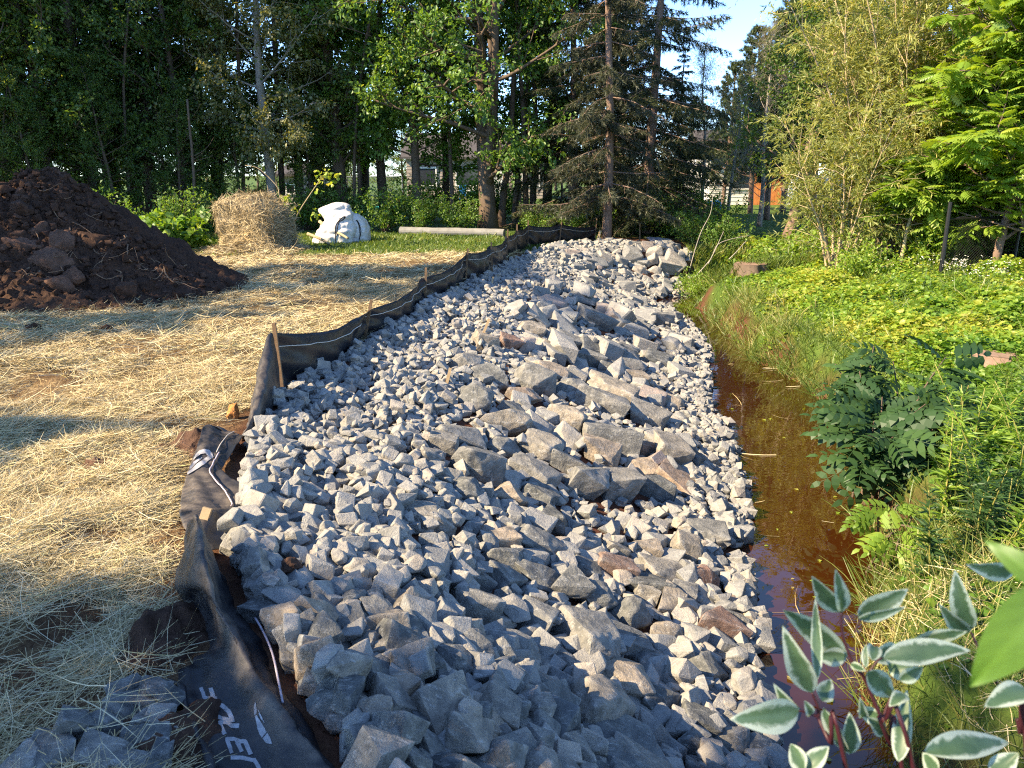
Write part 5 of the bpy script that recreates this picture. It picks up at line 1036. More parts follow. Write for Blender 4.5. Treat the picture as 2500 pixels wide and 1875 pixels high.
# heap of cut maple branches, leaning sapling, pale branches by the bag
gt, gc = shrub(703, 1.9, .75, 46, BROAD, .17); bh = tree_obj('brush_heap', 'heap of cut branches with bright green maple leaves between the soil heap and the bale', 'cut branches', ground_at(330, 18.6), gt, gc, M_bark, L_gc, cname='foliage')
gt, gc = G(), G(); b0 = np.array(at_y(640, 430, 19.6)); q = [np.array(at_y(*p, 19.6)) for p in ((640, 520), (634, 475), (605, 425), (598, 402), (560, 365), (530, 357))]; gt.tube(cr(np.array(q), 20), np.linspace(.022, .006, 20), 5); q2 = [np.array(at_y(*p, 19.6)) for p in ((634, 480), (650, 450), (680, 405), (697, 380))]; gt.tube(cr(np.array(q2), 14), np.linspace(.018, .006, 14), 5)
pl = [np.array(at_y(*p, 19.6)) for p in ((700, 375), (690, 385), (715, 380), (722, 388), (690, 395), (705, 370), (612, 425), (620, 432), (630, 455), (690, 460), (683, 468), (640, 448), (705, 378), (728, 378), (688, 410))]; P0 = np.repeat(np.array(pl), 6, 0)+rt.normal(0, .06, (90, 3)); gc.scatter(BROAD[0], BROAD[1], P0, unit(rt.normal(size=(90, 3))+np.array([0, 0, -.6])), unit(rt.normal(size=(90, 3))), .12*rt.uniform(.6, 1.2, 90), np.clip(rt.normal(.8, .12, 90), 0, 1))
sp = thing('bent_sapling', 'thin bare sapling with a few yellow leaves leaning up behind the hay bale', 'sapling', q[0]); gt.obj('trunk', M_will, sp, True); gc.obj('leaf_sprays', L_gc, sp)
for P_, lb in ((((690, 478, 20.8), (712, 495, 20.6), (735, 505, 20.4), (752, 515, 20.2)), 'peeled pale branch behind the bag, upper of two'), (((665, 505, 20.2), (690, 515, 20.0), (712, 527, 19.9)), 'peeled pale branch between the bale and the bag')):
    g = G(); g.tube(cr(np.array([at_y(a, b, c) for a, b, c in P_]), 14), np.linspace(.045, .03, 14), 7); tag(g.obj('cut_branch', M_will, smooth=True), lb, 'branch')
p = ground_at(757, 22.2); V, F = rock_shape(rp, 4, 8, 12, .14); g = G(); g.add(V*np.array([.45, .3, .28])+np.array(p)+np.array([0, 0, .15]), F, .5); tag(g.obj('soil_lump', M_clay, smooth=True), 'brown root-bound soil lump behind the white bag', 'soil')
# bare pale twigs by the far mound
for P_, lb in ((((1488, 590, 20), (1500, 545, 20), (1515, 500, 20), (1535, 460, 20), (1540, 420, 20)), 'tall bare curved stem right of the far mound'), (((1500, 600, 19.5), (1535, 560, 19.5), (1555, 525, 19.5), (1620, 508, 19.5)), 'bare forked twig leaning right beside the far mound'), (((1575, 560, 18.4), (1590, 545, 18.4), (1612, 520, 18.4)), 'short bare twig behind the tree stump'), (((1530, 570, 19.2), (1545, 540, 19.2), (1563, 500, 19.2)), 'straight bare twig between the two curved ones')):
    g = G(); g.tube(cr(np.array([at_y(a, b, c) for a, b, c in P_]), 20), np.linspace(.015, .006, 20), 5); tag(g.obj('bare_twig', M_grey, smooth=True), lb, 'twig')
# trees outside the left edge of the photo: their shade falls across the straw and the near stones
for x, y, k, sc in ((-9.4, -1.5, 0, .70), (-10.2, -3.6, 1, .70), (-9.3, .6, 2, .46), (-9.0, -.5, 0, .64), (-9.8, 2.9, 0, .46), (-10.6, 5.0, 1, .40), (-11.6, 6.9, 0, .55), (-13.0, 8.6, 1, .80), (-13.6, 10.6, 0, .85), (-14.6, 13.0, 2, .42)):
    copy_thing(M0[k], (x, y, 0), rt.uniform(0, 6.28), sc, 'tree of the row outside the left edge whose shade falls on the straw', 'trees outside the left edge')
for px, y, k, sc in ((765, 60, 0, .5), (820, 58, 1, .42), (872, 62, 2, .5), (700, 62, 1, .5), (640, 60, 0, .55), (560, 62, 2, .5), (1215, 60, 1, .5), (480, 64, 1, .55)):
    copy_thing(M0[k], ground_at(px, y), rt.uniform(0, 6.28), sc, 'leafy tree at the far side of the lawn behind the oaks', 'distant trees behind the houses')
# far belt behind the houses
for i in range(17):
    px = -150+i*150; y = 74+rt.uniform(-6, 10); copy_thing([OAK, W2, W1][i % 3], ground_at(px, y), rt.uniform(0, 6.28), rt.uniform(.42, .66), 'leafy tree in the distant belt behind the houses', 'distant trees behind the houses')
# ------------------------------------------------------------------ houses and yard things beyond the trees
M_white = flat('white_siding', (0.72, 0.71, 0.68), 0.7, 0.3, 0.08); M_tan = flat('tan_siding', (0.34, 0.29, 0.25), 0.8, 0.2, 0.1); M_roof = flat('dark_shingles', (0.07, 0.065, 0.065), 0.9, 0.2, 0.3); M_glass = flat('window_glass', (0.03, 0.035, 0.045), 0.08, 0.6, 0.1); M_orange = flat('orange_stained_wood', (0.52, 0.20, 0.065), 0.6, 0.3, 0.25, 4); M_conc = flat('concrete', (0.38, 0.38, 0.37), 0.9, 0.2, 0.2); M_blue = flat('blue_plastic', (0.02, 0.16, 0.42), 0.4, 0.4, 0.1); M_teal = flat('turquoise_tarp', (0.02, 0.42, 0.40), 0.5, 0.3, 0.2, 3, .5); M_dgreen = flat('dark_green_plastic', (0.02, 0.10, 0.07), 0.5, 0.4, 0.1); M_black = flat('black_paint', (0.012, 0.013, 0.014), 0.45, 0.4, 0.1); M_metal = flat('galvanised_steel', (0.42, 0.43, 0.44), 0.45, 0.5, 0.1, metal=0.6); M_redp = flat('red_plastic', (0.42, 0.04, 0.03), 0.4, 0.4, 0.1)
def house(label, px0, px1, y, h, roofh, m, wins, doors, rise=0.0):
    x0, x1 = float(x_at(px0, y, .3)), float(x_at(px1, y, .3)); zb = gz(x0, y)-.1; w = x1-x0; t = thing('house', label, 'house', ((x0+x1)/2, y, zb))
    g = G(); d = 7.0; g.box(((x0+x1)/2, y+d/2, zb+h/2), (w, d, h)); 
    for k in range(int(h/.22)): g.box(((x0+x1)/2, y-.012, zb+.12+k*.22), (w+.02, .02, .012))
    g.obj('wall', m, t)
    g = G(); e = .4; V = np.array([[x0-e, y-e, zb+h], [x1+e, y-e, zb+h], [x1+e, y+d+e, zb+h], [x0-e, y+d+e, zb+h], [x0-e, y+d/2, zb+h+roofh], [x1+e, y+d/2, zb+h+roofh]]); V2 = V+np.array([0, 0, .14]); g.add(np.vstack([V, V2]), [np.array([[6, 7, 11, 10], [8, 9, 10, 11], [0, 4, 5, 1], [2, 5, 4, 3], [0, 1, 7, 6], [2, 3, 9, 8]]), np.array([[0, 6, 10], [0, 10, 4], [3, 4, 10], [3, 10, 9], [1, 5, 11], [1, 11, 7], [2, 8, 11], [2, 11, 5]])]); g.obj('roof', M_roof, t)
    for cx, cz, ww, wh in wins:
        px = x0+cx*w; g = G()
        for ox, oz, sx, sz in ((-ww/2, 0, .08, wh+.16), (ww/2, 0, .08, wh+.16), (0, wh/2, ww-.08, .08), (0, -wh/2, ww-.08, .08)): g.box((px+ox, y-.05, zb+cz+oz), (sx, .07, sz))
        f = g.obj('window', M_white, t); g = G(); g.box((px, y-.03, zb+cz), (ww-.08, .03, wh-.08)); g.obj('pane', M_glass, f)
    for cx, ww, wh, dm in doors:
        px = x0+cx*w; g = G(); n = 4
        for k in range(n): g.box((px-ww/2+ww*(k+.5)/n, y-.04, zb+wh/2+.05), (ww/n-.015, .05, wh))
        dd = g.obj('door', dm, t); g = G(); g.box((px+ww*.42, y-.09, zb+1.0), (.04, .06, .16)); g.obj('handle', M_metal, dd)
    return t
house('pale house with an orange wooden door, seen low between pines and spruces', 1530, 1760, 46, 2.7, 1.6, M_white, [(.30, 1.5, 1.0, 1.0), (.9, 1.5, .8, 1.0)], [(.54, 1.9, 2.2, M_orange)])
house('tan house behind the big oak, half hidden by its leaves', 880, 1190, 56, 2.8, 1.8, M_tan, [(.14, 1.6, 1.3, 1.2), (.42, 1.6, 1.6, 1.2), (.86, 1.6, 1.2, 1.2)], [(.62, 1.0, 2.1, M_white)])
house('small grey shed deep behind the wood, right of the hay bale', 612, 648, 45, 1.7, .7, M_tan, [(.5, 1.0, .5, .5)], [])
# camper van and truck behind the willow
def camper(label, px, y, L, Hh, zup, name, m):
    x = float(x_at(px, y, 1)); zb = gz(x, y); t = thing(name, label, 'vehicle', (x, y, zb)); prof = np.array([[-.5, .22], [-.5, .92], [-.44, 1.0], [.40, 1.0], [.5, .72], [.5, .22]])*np.array([L, Hh]); g = G(); n = len(prof); V = np.array([[x+a, y+s_*1.1, zb+b] for s_ in (-1, 1) for a, b in prof]); k = np.arange(n); g.add(V, [np.stack([k, (k+1) % n, n+(k+1) % n, n+k], 1)[:, ::-1], np.array([[0, 1, 2], [0, 2, 3], [0, 3, 4], [0, 4, 5], [6, 8, 7], [6, 9, 8], [6, 10, 9], [6, 11, 10]])]); g.obj('body', m, t)
    for wx in (-.28, 0.02, .3): g = G(); g.box((x+wx*L, y-1.115, zb+Hh*.66), (L*.16, .03, Hh*.2)); g.obj('window', M_glass, t)
    for wx in (-.3, .32):
        for sy in (-1, 1):
            g = G(); a = np.linspace(0, 2*np.pi, 20); g.tube([(x+wx*L, y+sy*1.12-.1, zb+.36), (x+wx*L, y+sy*1.12+.1, zb+.36)], .36, 16); wh = g.obj('wheel', M_black, t); g = G(); g.tube([(x+wx*L, y+sy*1.12-.11, zb+.36), (x+wx*L, y+sy*1.12+.11, zb+.36)], .18, 12); g.obj('rim', M_metal, wh)
    g = G(); g.box((x+L*.485, y-.7, zb+Hh*.42), (.1, .3, .18)); g.obj('headlight', M_white, t)
camper('white camper van parked far behind the willow', 1925, 42, 5.5, 2.5, 0, 'camper_van', M_white); camper('white pickup seen through the willow stems beside the leaning trunk', 1812, 40, 4.4, 1.75, 0, 'parked_truck', M_white)
def blob(name, label, cat, px, y, sz, m, seed, up=.5):
    x = float(x_at(px, y, .3)); zb = gz(x, y); V, F = rock_shape(np.random.default_rng(seed), 3, 6, 9, .12); g = G(); g.add(V*np.array(sz)/2+np.array([x, y, zb+sz[2]*up]), F, .5); return tag(g.obj(name, m, smooth=True), label, cat)
blob('blue_tarp', 'crumpled bright blue tarp over yard things beyond the spruces', 'tarp', 1533, 37, (1.3, .8, .6), M_blue, 4); blob('turquoise_tarp', 'flat turquoise tarp lying on the dry lawn behind the bag', 'tarp', 828, 41, (2.6, 1.2, .12), M_teal, 5)
def chair(px, y, m, label):
    x = float(x_at(px, y, .3)); zb = gz(x, y); t = thing('garden_chair', label, 'chair', (x, y, zb)); g = G(); g.box((x, y, zb+.42), (.5, .5, .05)); g.obj('seat', m, t); g = G(); g.box((x, y+.25, zb+.75), (.5, .05, .6)); g.obj('backrest', m, t)
    for sx in (-1, 1):
        for sy in (-1, 1): g = G(); g.box((x+sx*.22, y+sy*.22, zb+.195), (.05, .05, .39)); g.obj('leg', m, t)
chair(1001, 48, M_blue, 'blue garden chair on the lawn in front of the tan house'); chair(1016, 47, M_white, 'white garden chair beside the blue one'); chair(960, 48, M_white, 'white garden chair furthest left in front of the tan house')
t = thing('garden_cart', 'dark green cart on the lawn behind the big oak trunk', 'cart', ground_at(1037, 46)); L0 = np.array(t.location); g = G(); g.box(L0+[0, 0, .55], (1.3, .7, .4)); g.obj('body', M_dgreen, t)
for sx in (-.35, .35): g = G(); g.tube([L0+[sx, -.42, .25], L0+[sx, -.34, .25]], .25, 14); g.obj('wheel', M_black, t)
t = thing('garden_bench', 'wooden bench on the lawn right of the big oak', 'bench', ground_at(1165, 33)); L0 = np.array(t.location); g = G(); g.box(L0+[0, 0, .4], (1.2, .35, .06)); g.obj('seat', M_conc, t)
for sx in (-.5, .5): g = G(); g.box(L0+[sx, 0, .185], (.08, .3, .37)); g.obj('leg', M_conc, t)
# chain-link fences
def chainlink(label, A, B, H, m, nposts, r, mesh_step, mr):
    A, B = np.array(A, float), np.array(B, float); t = thing('chain_link_fence', label, 'fence', A); L = np.linalg.norm(B-A); d = (B-A)/L; up = np.array([0, 0, 1.0])
    for k in range(nposts+1): p = A+d*L*k/nposts; g = G(); g.tube([p-up*.3, p+up*(H+(.32 if k == 0 else .02))], r*(1.35 if k == 0 else 1), 8); g.obj('post', m, t)
    g = G(); g.tube([A+up*H, B+up*H], r*.8, 8); g.obj('rail', m, t)
    g = G(); n = int(L/mesh_step)
    for k in range(-int(H/mesh_step), n):
        for s_ in (1, -1):
            u0, u1 = k*mesh_step, k*mesh_step+H; z0, z1 = (.03, H) if s_ > 0 else (H, .03); a0, a1 = max(u0, 0), min(u1, L)
            if a1-a0 < .02: continue
            f = lambda a: z0+(z1-z0)*(a-u0)/(u1-u0)
            g.tube([A+d*a0+up*f(a0), A+d*a1+up*f(a1)], mr, 3, cap=False)
    g.obj('mesh', m, t)
chainlink('black chain-link fence at the right edge of the meadow', ground_at(2033, 15.0), np.array(ground_at(2480, 16.0)), 1.02, M_black, 3, .030, .062, .0055)
chainlink('grey chain-link fence far behind the white bag', ground_at(700, 52), ground_at(870, 52), 1.5, M_metal, 4, .03, .25, .012)
# ------------------------------------------------------------------ right bank
M_stump = flat('cut_stump_wood', (0.22, 0.15, 0.11), 0.9, 0.2, 0.35, 7, .5)
def stump(px, py, r_, h, label, m=M_stump):
    p = ground_hit(px, py, False); t = thing('tree_stump', label, 'stump', p); a = np.linspace(0, 2*np.pi, 28, endpoint=False); rr_ = r_*(1+.14*np.sin(a*3+1)+.10*np.sin(a*7)+.06*np.sin(a*13+2)); rows = [np.stack([p[0]+rr_*k*np.cos(a), p[1]+rr_*k*np.sin(a), np.full(28, p[2]+z)], 1) for k, z in ((1.35, -.15), (1.12, .04), (1.0, h*.6), (.98, h))]; g = G(); g.grid(np.array(rows), closed=True); g.obj('bark', M_bark if r_ > .2 else m, t, True)
    g = G(); V = np.vstack([rows[-1]+np.array([0, 0, .003]), [[p[0], p[1], p[2]+h+.012]]]); k = np.arange(28); g.add(V, np.stack([k, (k+1) % 28, np.full(28, 28)], 1)); g.obj('cut_face', m, t)
stump(1622, 588, .36, .20, 'wide weathered tree stump at the top of the green bank'); stump(2150, 775, .20, .06, 'low pinkish cut stump nearly hidden in the bright leaves')
rb = np.random.default_rng(41)
def cover(n, y0, y1, ls, extra=1.2):
    y = y0+(y1-y0)*rb.random(n)**1.1; wre = np.where(y > 18.2, 4.95, wr(y)); xl = wre-.05; xr = np.maximum(0.72*(y*.965+.7)+extra, xl+.3); x = xl+(xr-xl)*rb.random(n); d = x-wre
    pch = fbm2(x, y, .9, 4, 201); keep_ = rb.random(n) < np.clip(ss(.1, .9, d+.5*pch)*(.75+.6*fbm2(x, y, 2.2, 3, 202))*ss(22.5, 21.5, y), 0.02, 1); 
    keep_ &= ~((y < 4.2) & (d < 1.6) & (rb.random(n) < .85))
    keep_ &= ~((y < 3.2) & (rb.random(n) < .7))
    x, y, d, pch = x[keep_], y[keep_], d[keep_], pch[keep_]; m = len(x); hh = np.clip(.10+.22*fbm2(x, y, 1.3, 3, 203), .03, .4)*ss(.05, 1.2, d); z = Z(x, y)+hh*rb.random(m)**.6
    ti = np.clip(.52+.22*fbm2(x, y, .8, 3, 204)+.13*rb.normal(size=m)+.12*ss(5, 12, y)-.12*ss(8, 4, y), 0, .95); a = rb.uniform(0, 6.28, m); Y = np.stack([np.cos(a), np.sin(a), rb.normal(-.05, .35, m)], 1); return np.stack([x, y, z], 1), Y, unit(rb.normal(0, .45, (m, 3))+np.array([0, 0, 1])), ls*rb.uniform(.55, 1.35, m), ti
g = G()
for a_ in ((26000, 2.2, 6.5, .055), (60000, 5.5, 11, .06), (88000, 10, 22.5, .075)): P, Y, Nn, s_, ti = cover(*a_); g.scatter(BROAD[0]*np.array([1.0, 1, 1]), BROAD[1], P, Y, Nn, s_, ti)
tag(g.obj('ground_cover', L_gc), 'bright yellow-green creeping leaves covering the right bank', 'ground cover', kind='stuff')
def grass(n, fpos, Lr, Wr, up, tint, m=L_grass, name='grass', label='grass'):
    x, y = fpos(n); k = len(x); z = Z(x, y)-.02; a = rb.uniform(0, 6.28, k); D = np.stack([np.cos(a)*.6, np.sin(a)*.6, rb.uniform(up*.4, up, k)], 1); Nn = unit(np.cross(D, np.stack([-np.sin(a), np.cos(a), np.zeros(k)], 1))); g = G(); strands(g, np.stack([x, y, z], 1), D, Nn, rb.uniform(*Lr, k), rb.uniform(*Wr, k)*(0.55+y/14), .8, rb, np.clip(tint(x, y)+.14*rb.normal(size=k), 0, 1), 4); return g
def edge_pos(n):
    y = 2.6+16*rb.random(n); d = np.abs(rb.normal(0, .45, n))+.0; x = wr(y)+d-.06; k = rb.random(n) < np.clip(.5+.9*fbm2(x, y, 1.4, 3, 210), .05, 1); return x[k], y[k]
def bank_pos(n):
    y = 4+15*rb.random(n); x = wr(y)+.5+rb.random(n)*(0.75*y+1.0-wr(y)+.8).clip(.5); k = rb.random(n) < np.clip(.1+1.3*fbm2(x, y, .55, 3, 211), 0, 1); return x[k], y[k]
g = grass(17000, edge_pos, (.12, .42), (.004, .008), 1.1, lambda x, y: .44+.3*fbm2(x, y, 1.2, 3, 212)); tag(g.obj('bank_grass', L_grass), 'straw-coloured and green grass tufts hanging over the stream edge', 'grass', kind='stuff')
g = grass(20000, bank_pos, (.15, .45), (.004, .008), .8, lambda x, y: .36+.35*fbm2(x, y, .7, 3, 213)); tag(g.obj('meadow_grass', L_grass), 'long grass lying through the green leaves of the right bank', 'grass', kind='stuff')
def bend_pos(n):
    y = 17.6+3.0*rb.random(n); x = 4.6+3.2*rb.random(n); k = (x > wr(np.minimum(y, 18.2))) | (y > 18.4); return x[k], y[k]
g = grass(9000, bend_pos, (.15, .5), (.006, .011), 1.2, lambda x, y: .36+.3*fbm2(x, y, 1.0, 3, 218)); tag(g.obj('bend_grass', L_grass), 'long green grass where the stream bends away behind the far mound', 'grass', kind='stuff')
def lawn_pos(n):
    y = 17+7*rb.random(n); x = -11+rb.random(n)*(fx(y)+11); k = rb.random(n) < ss(17.2, 19.0, y+.9*fbm2(x, y, .5, 3, 5)); return x[k], y[k]
g = grass(30000, lawn_pos, (.05, .14), (.006, .011), 1.4, lambda x, y: .30+.25*fbm2(x, y, .8, 3, 214)); tag(g.obj('lawn_grass', L_grass), 'short green grass between the straw and the wood', 'grass', kind='stuff')
# dry trampled stalks near the camera on the right
def dry_pos(n):
    y = 2.2+2.6*rb.random(n); x = wr(y)+.05+1.6*rb.random(n); k = rb.random(n) < np.clip(.6+.9*fbm2(x, y, 2.0, 3, 215), .1, 1); return x[k], y[k]
x, y = dry_pos(5200); k = len(x); a = rb.uniform(0, 6.28, k); D = np.stack([np.cos(a), np.sin(a), rb.normal(.1, .25, k)], 1); g = G(); strands(g, np.stack([x, y, Z(x, y)+.04*rb.random(k)], 1), D, np.tile([0, 0, 1.], (k, 1)), rb.uniform(.06, .25, k), rb.uniform(.002, .005, k), .8, rb, np.clip(rb.normal(.6, .22, k), 0, 1)); tag(g.obj('trampled_stalks', M_straw), 'dry trampled stalks on the muddy ground at the lower right', 'dry grass', kind='stuff')
# twigs and leaves on the water
g = G(); m = 45; y = rb.uniform(3, 12, m); x = wl(y)+(wr(y)-wl(y))*rb.random(m); a = rb.uniform(0, 6.28, m); D = np.stack([np.cos(a), np.sin(a), rb.normal(0, .05, m)], 1); strands(g, np.c_[x, y, np.full(m, WZ+.012)], D, np.tile([0, 0, 1.], (m, 1)), rb.uniform(.08, .45, m), rb.uniform(.004, .009, m), .5, rb, np.clip(rb.normal(.4, .25, m), 0, 1)); tag(g.obj('floating_twigs', M_straw), 'thin twigs and stalks floating on the brown stream', 'twigs', kind='stuff')
g = G(); m = 26; y = rb.uniform(3, 12, m); x = wl(y)+.1+(wr(y)-wl(y)-.2)*rb.random(m); a = rb.uniform(0, 6.28, m); g.scatter(LEAF[0], LEAF[1], np.c_[x, y, np.full(m, WZ+.006)], np.stack([np.cos(a), np.sin(a), np.zeros(m)], 1), np.tile([0, 0, 1.], (m, 1)), rb.uniform(.03, .07, m), rb.uniform(.6, 1, m)); tag(g.obj('floating_leaves', L_gc), 'small yellow leaves floating on the stream', 'leaves', kind='stuff')
# dark bush with compound leaves leaning over the water
def compound_bush(name, label, base, stems, leaflen, m, seed, per=7, group=None):
    r = np.random.default_rng(seed); t = thing(name, label, 'bush', base, group); gs, gl = G(), G(); P0, Y0, N0, T0, S0 = [], [], [], [], []
    for tip in stems:
        tip = np.array(tip); b = np.array(base)+r.normal(0, .08, 3)*np.array([1, 1, 0]); mid = (b+tip)/2+np.array([0, 0, .18]); st = cr(np.array([b-np.array([0, 0, .15]), mid, tip]), 12); gs.tube(st, np.linspace(.014, .004, 12), 5)
        for j in range(per):
            q, d = at_u(st, .42+.58*(j+r.random())/per); a = r.uniform(0, 6.28); y_ = unit(np.array([math.cos(a), math.sin(a), r.normal(-.1, .35)])*1.0+d*.5+np.array([0, -.25, 0])); P0.append(q); Y0.append(y_); N0.append(unit(r.normal(0, .35, 3)+np.array([-.1, -.45, 1]))); T0.append(np.clip(r.normal(.45, .16), 0, .9)); S0.append(leaflen*r.uniform(.7, 1.2))
    gl.scatter(PINW[0], PINW[1], np.array(P0), np.array(Y0), np.array(N0), np.array(S0), np.array(T0)); gs.obj('stem', M_bark, t, True); gl.obj('foliage', m, t); return t
bx = at_y(1905, 1060, 6.5); bx[2] = gz(bx[0], 6.5)
tips = [at_y(1935+(px-1935)*.84, 905+(py-905)*.88, yy) for px, py, yy in ((1845, 780, 7.2), (1880, 760, 7.1), (1930, 745, 7.2), (1985, 790, 7.0), (2040, 800, 6.9), (2070, 850, 6.8), (2085, 910, 6.5), (2050, 950, 6.3), (2000, 980, 6.1), (1950, 1010, 6.0), (1900, 1020, 5.9), (1850, 960, 6.2), (1810, 900, 6.5), (1800, 850, 6.8), (1850, 830, 6.8), (1900, 850, 6.6), (1960, 880, 6.4), (1990, 910, 6.3), (1880, 920, 6.3), (1840, 1000, 6.0), (1930, 800, 7.0), (1790, 800, 7.0), (1930, 940, 6.0))]
compound_bush('ash_bush', 'dark green bush with large compound leaves leaning over the stream', bx, [np.array(bx)+(np.array(q_)-np.array(bx))*(.72+.5*((i_*7) % 10)/9) for i_, q_ in enumerate(tips)], .34, L_bush, 51, 10)
bx2 = at_y(1925, 1165, 5.2); bx2[2] = gz(bx2[0], 5.2); compound_bush('ash_bush', 'low light-green compound-leaved sprays below the dark bush', bx2, [at_y(px, py, yy) for px, py, yy in ((1890, 1100, 5.2), (1940, 1090, 5.2), (1980, 1110, 5.1), (1990, 1150, 4.9), (1920, 1160, 4.9), (1935, 1190, 4.8))], .22, L_loc, 52, 5)
# tall narrow-leaved plants at the right
gs, gl = G(), G(); P0, Y0, N0, T0 = [], [], [], []
tp = []
for i in range(34):
    y = rb.uniform(4.3, 6.6); px = rb.uniform(2020, 2330); x = float(x_at(px, y, -.4)); z = gz(x, y); tp.append((x, y, z))
gold0 = None
for i, (x, y, z) in enumerate(tp[:9]):
    r = np.random.default_rng(800+i); gs, gl = G(), G(); st = walk(r, (0, 0, -.05), (r.normal(0, .15), r.normal(0, .15), 1), r.uniform(.55, .95), 8, .05, 0); gs.tube(st, np.linspace(.006, .003, 9), 5, .8); m = 120; u = .12+.88*r.random(m); q = np.array([at_u(st, v)[0] for v in u]); a = r.uniform(0, 6.28, m); Y = np.stack([np.cos(a), np.sin(a), r.normal(.35, .3, m)], 1); gl.scatter(SLIM[0]*np.array([1.3, 1, 1]), SLIM[1], q, Y, unit(r.normal(0, .3, (m, 3))+np.array([0, 0, 1])), .15*(1.1-.6*u)*r.uniform(.7, 1.2, m), np.clip(r.normal(.42, .14, m), 0, 1))
    t = thing('goldenrod_plant', 'upright narrow-leaved plant with a yellow-green stem in the patch right of the dark bush', 'plant', (x, y, z), 'narrow-leaved plants at the right'); o = bpy.data.objects.new('stem', gs.mesh('stem', L_will, True)); COL.objects.link(o); o.parent = t; o = bpy.data.objects.new('foliage', gl.mesh('foliage', L_bush if i % 2 else L_loc)); COL.objects.link(o); o.parent = t
    for (x2, y2, z2) in tp[9+i*2+i//2: 9+(i+1)*2+(i+1)//2]: copy_thing(t, (x2, y2, z2), rb.uniform(0, 6.28), rb.uniform(.8, 1.2))
# small white-flowered plants below the chain-link fence
M_flower = flat('white_petals', (0.75, 0.74, 0.68), 0.7, 0.2, 0.05)
for px, y, lb in ((2085, 14.3, 'clump of small white flowers left of the lit fence trunk'), (2135, 13.6, 'clump of small white flowers nearest the camera under the fence'), (2050, 14.6, 'low clump of white flowers at the chain-link corner post')):
    b = ground_at(px, y); t = thing('flower_clump', lb, 'flowers', b, 'white flowers under the fence'); gs, gl = G(), G(); m = 30; q = np.array(b)+rb.normal(0, .36, (m, 3))*np.array([1, 1, 0]); tpz = q+np.c_[rb.normal(0, .08, m), rb.normal(0, .08, m), rb.uniform(.15, .45, m)]
    for k in range(m): gs.tube([q[k], tpz[k]], .003, 3, .2, False)
    o_ = gs.obj('flower_stems', L_grass, t); o_['kind'] = 'stuff'; pp = np.repeat(tpz, 5, 0)+rb.normal(0, .025, (m*5, 3)); a = rb.uniform(0, 6.28, m*5); gl.scatter(LEAF[0], LEAF[1], pp, np.stack([np.cos(a), np.sin(a), np.zeros(m*5)], 1), unit(rb.normal(0, .3, (m*5, 3))+np.array([0, -.4, 1])), .026, .5); gl.obj('blossom', M_flower, t)
# grey geotextile over the right end of the far mound
q = cr(np.array([[at_y(*p) for p in row] for row in (((1395, 512, 21.6), (1400, 516, 21.2), (1405, 522, 20.9)), ((1425, 514, 21.5), (1428, 522, 21.0), (1432, 534, 20.6)), ((1448, 522, 21.4), (1455, 540, 20.8), (1458, 556, 20.4)), ((1462, 542, 21.2), (1472, 560, 20.6), (1470, 585, 20.1)), ((1478, 560, 21.0), (1482, 575, 20.5), (1476, 604, 19.9)))]), 40); q = cr(q.transpose(1, 0, 2), 24).transpose(1, 0, 2); q = q+0.035*fbm(q*5, 3, 8)[..., None]; g = G(); g.grid(q, .5); o = g.obj('geotextile_sheet', flat('grey_geotextile', (0.22, 0.23, 0.27), .8, .3, .2, 6, .5), smooth=True); tag(o, 'wrinkled grey cloth sheet hanging over the right end of the far mound', 'cloth sheet'); o.modifiers.new('thickness', 'SOLIDIFY').thickness = .01
p = at_z(1415, 628, WZ+.12); S_ = soil_heap(p[0], p[1]+.3, .9, .5, .14, 9); g = G(); g.grid(S_); tag(g.obj('mud_bar', soil_mat('orange_mud', 2.0), smooth=True), 'orange mud bar at the far stream bend below the mound', 'mud')
# ------------------------------------------------------------------ variegated dogwood in front of the camera
def dog_mat():
    m = bpy.data.materials.new('variegated_leaf'); m.use_nodes = True; t = m.node_tree; t.nodes.remove(t.nodes['Principled BSDF']); out = t.nodes['Material Output']; o = objc(t)
    e = math_(t, 'ADD', attr(t).outputs['Fac'], math_(t, 'MULTIPLY', math_(t, 'SUBTRACT', noise(t, 34, 5, .7, o, .8), .5), 1.5)); gcol = ramp(t, noise(t, 30, 3, .5, o), [(.3, (0.05, 0.105, 0.05)), (.7, (0.105, 0.18, 0.09))]); c = mixc(t, ramp(t, e, [(.50, (0, 0, 0)), (.54, (.35, .35, .35)), (.64, (.4, .4, .4)), (.69, (1, 1, 1))]), gcol, (0.42, 0.50, 0.41))
    d = t.nodes.new('ShaderNodeBsdfDiffuse'); t.links.new(c, d.inputs[0]); tr = t.nodes.new('ShaderNodeBsdfTranslucent'); t.links.new(mixc(t, 1.0, c, (1.3, 1.3, .7), 'MULTIPLY'), tr.inputs[0]); a = t.nodes.new('ShaderNodeMixShader'); a.inputs[0].default_value = .3; t.links.new(d.outputs[0], a.inputs[1]); t.links.new(tr.outputs[0], a.inputs[2]); gl = t.nodes.new('ShaderNodeBsdfGlossy'); gl.inputs['Roughness'].default_value = .45; b = t.nodes.new('ShaderNodeMixShader'); b.inputs[0].default_value = .05; t.links.new(a.outputs[0], b.inputs[1]); t.links.new(gl.outputs[0], b.inputs[2]); t.links.new(b.outputs[0], out.inputs[0]); return m
M_dog = dog_mat(); M_dstem = flat('dark_red_stem', (0.045, 0.010, 0.014), .45, .4, .3, 12); M_brightleaf = leafmat('bright_near_leaf', [(0, (0.09, .19, .02)), (1, (.13, .26, .03))], .55)
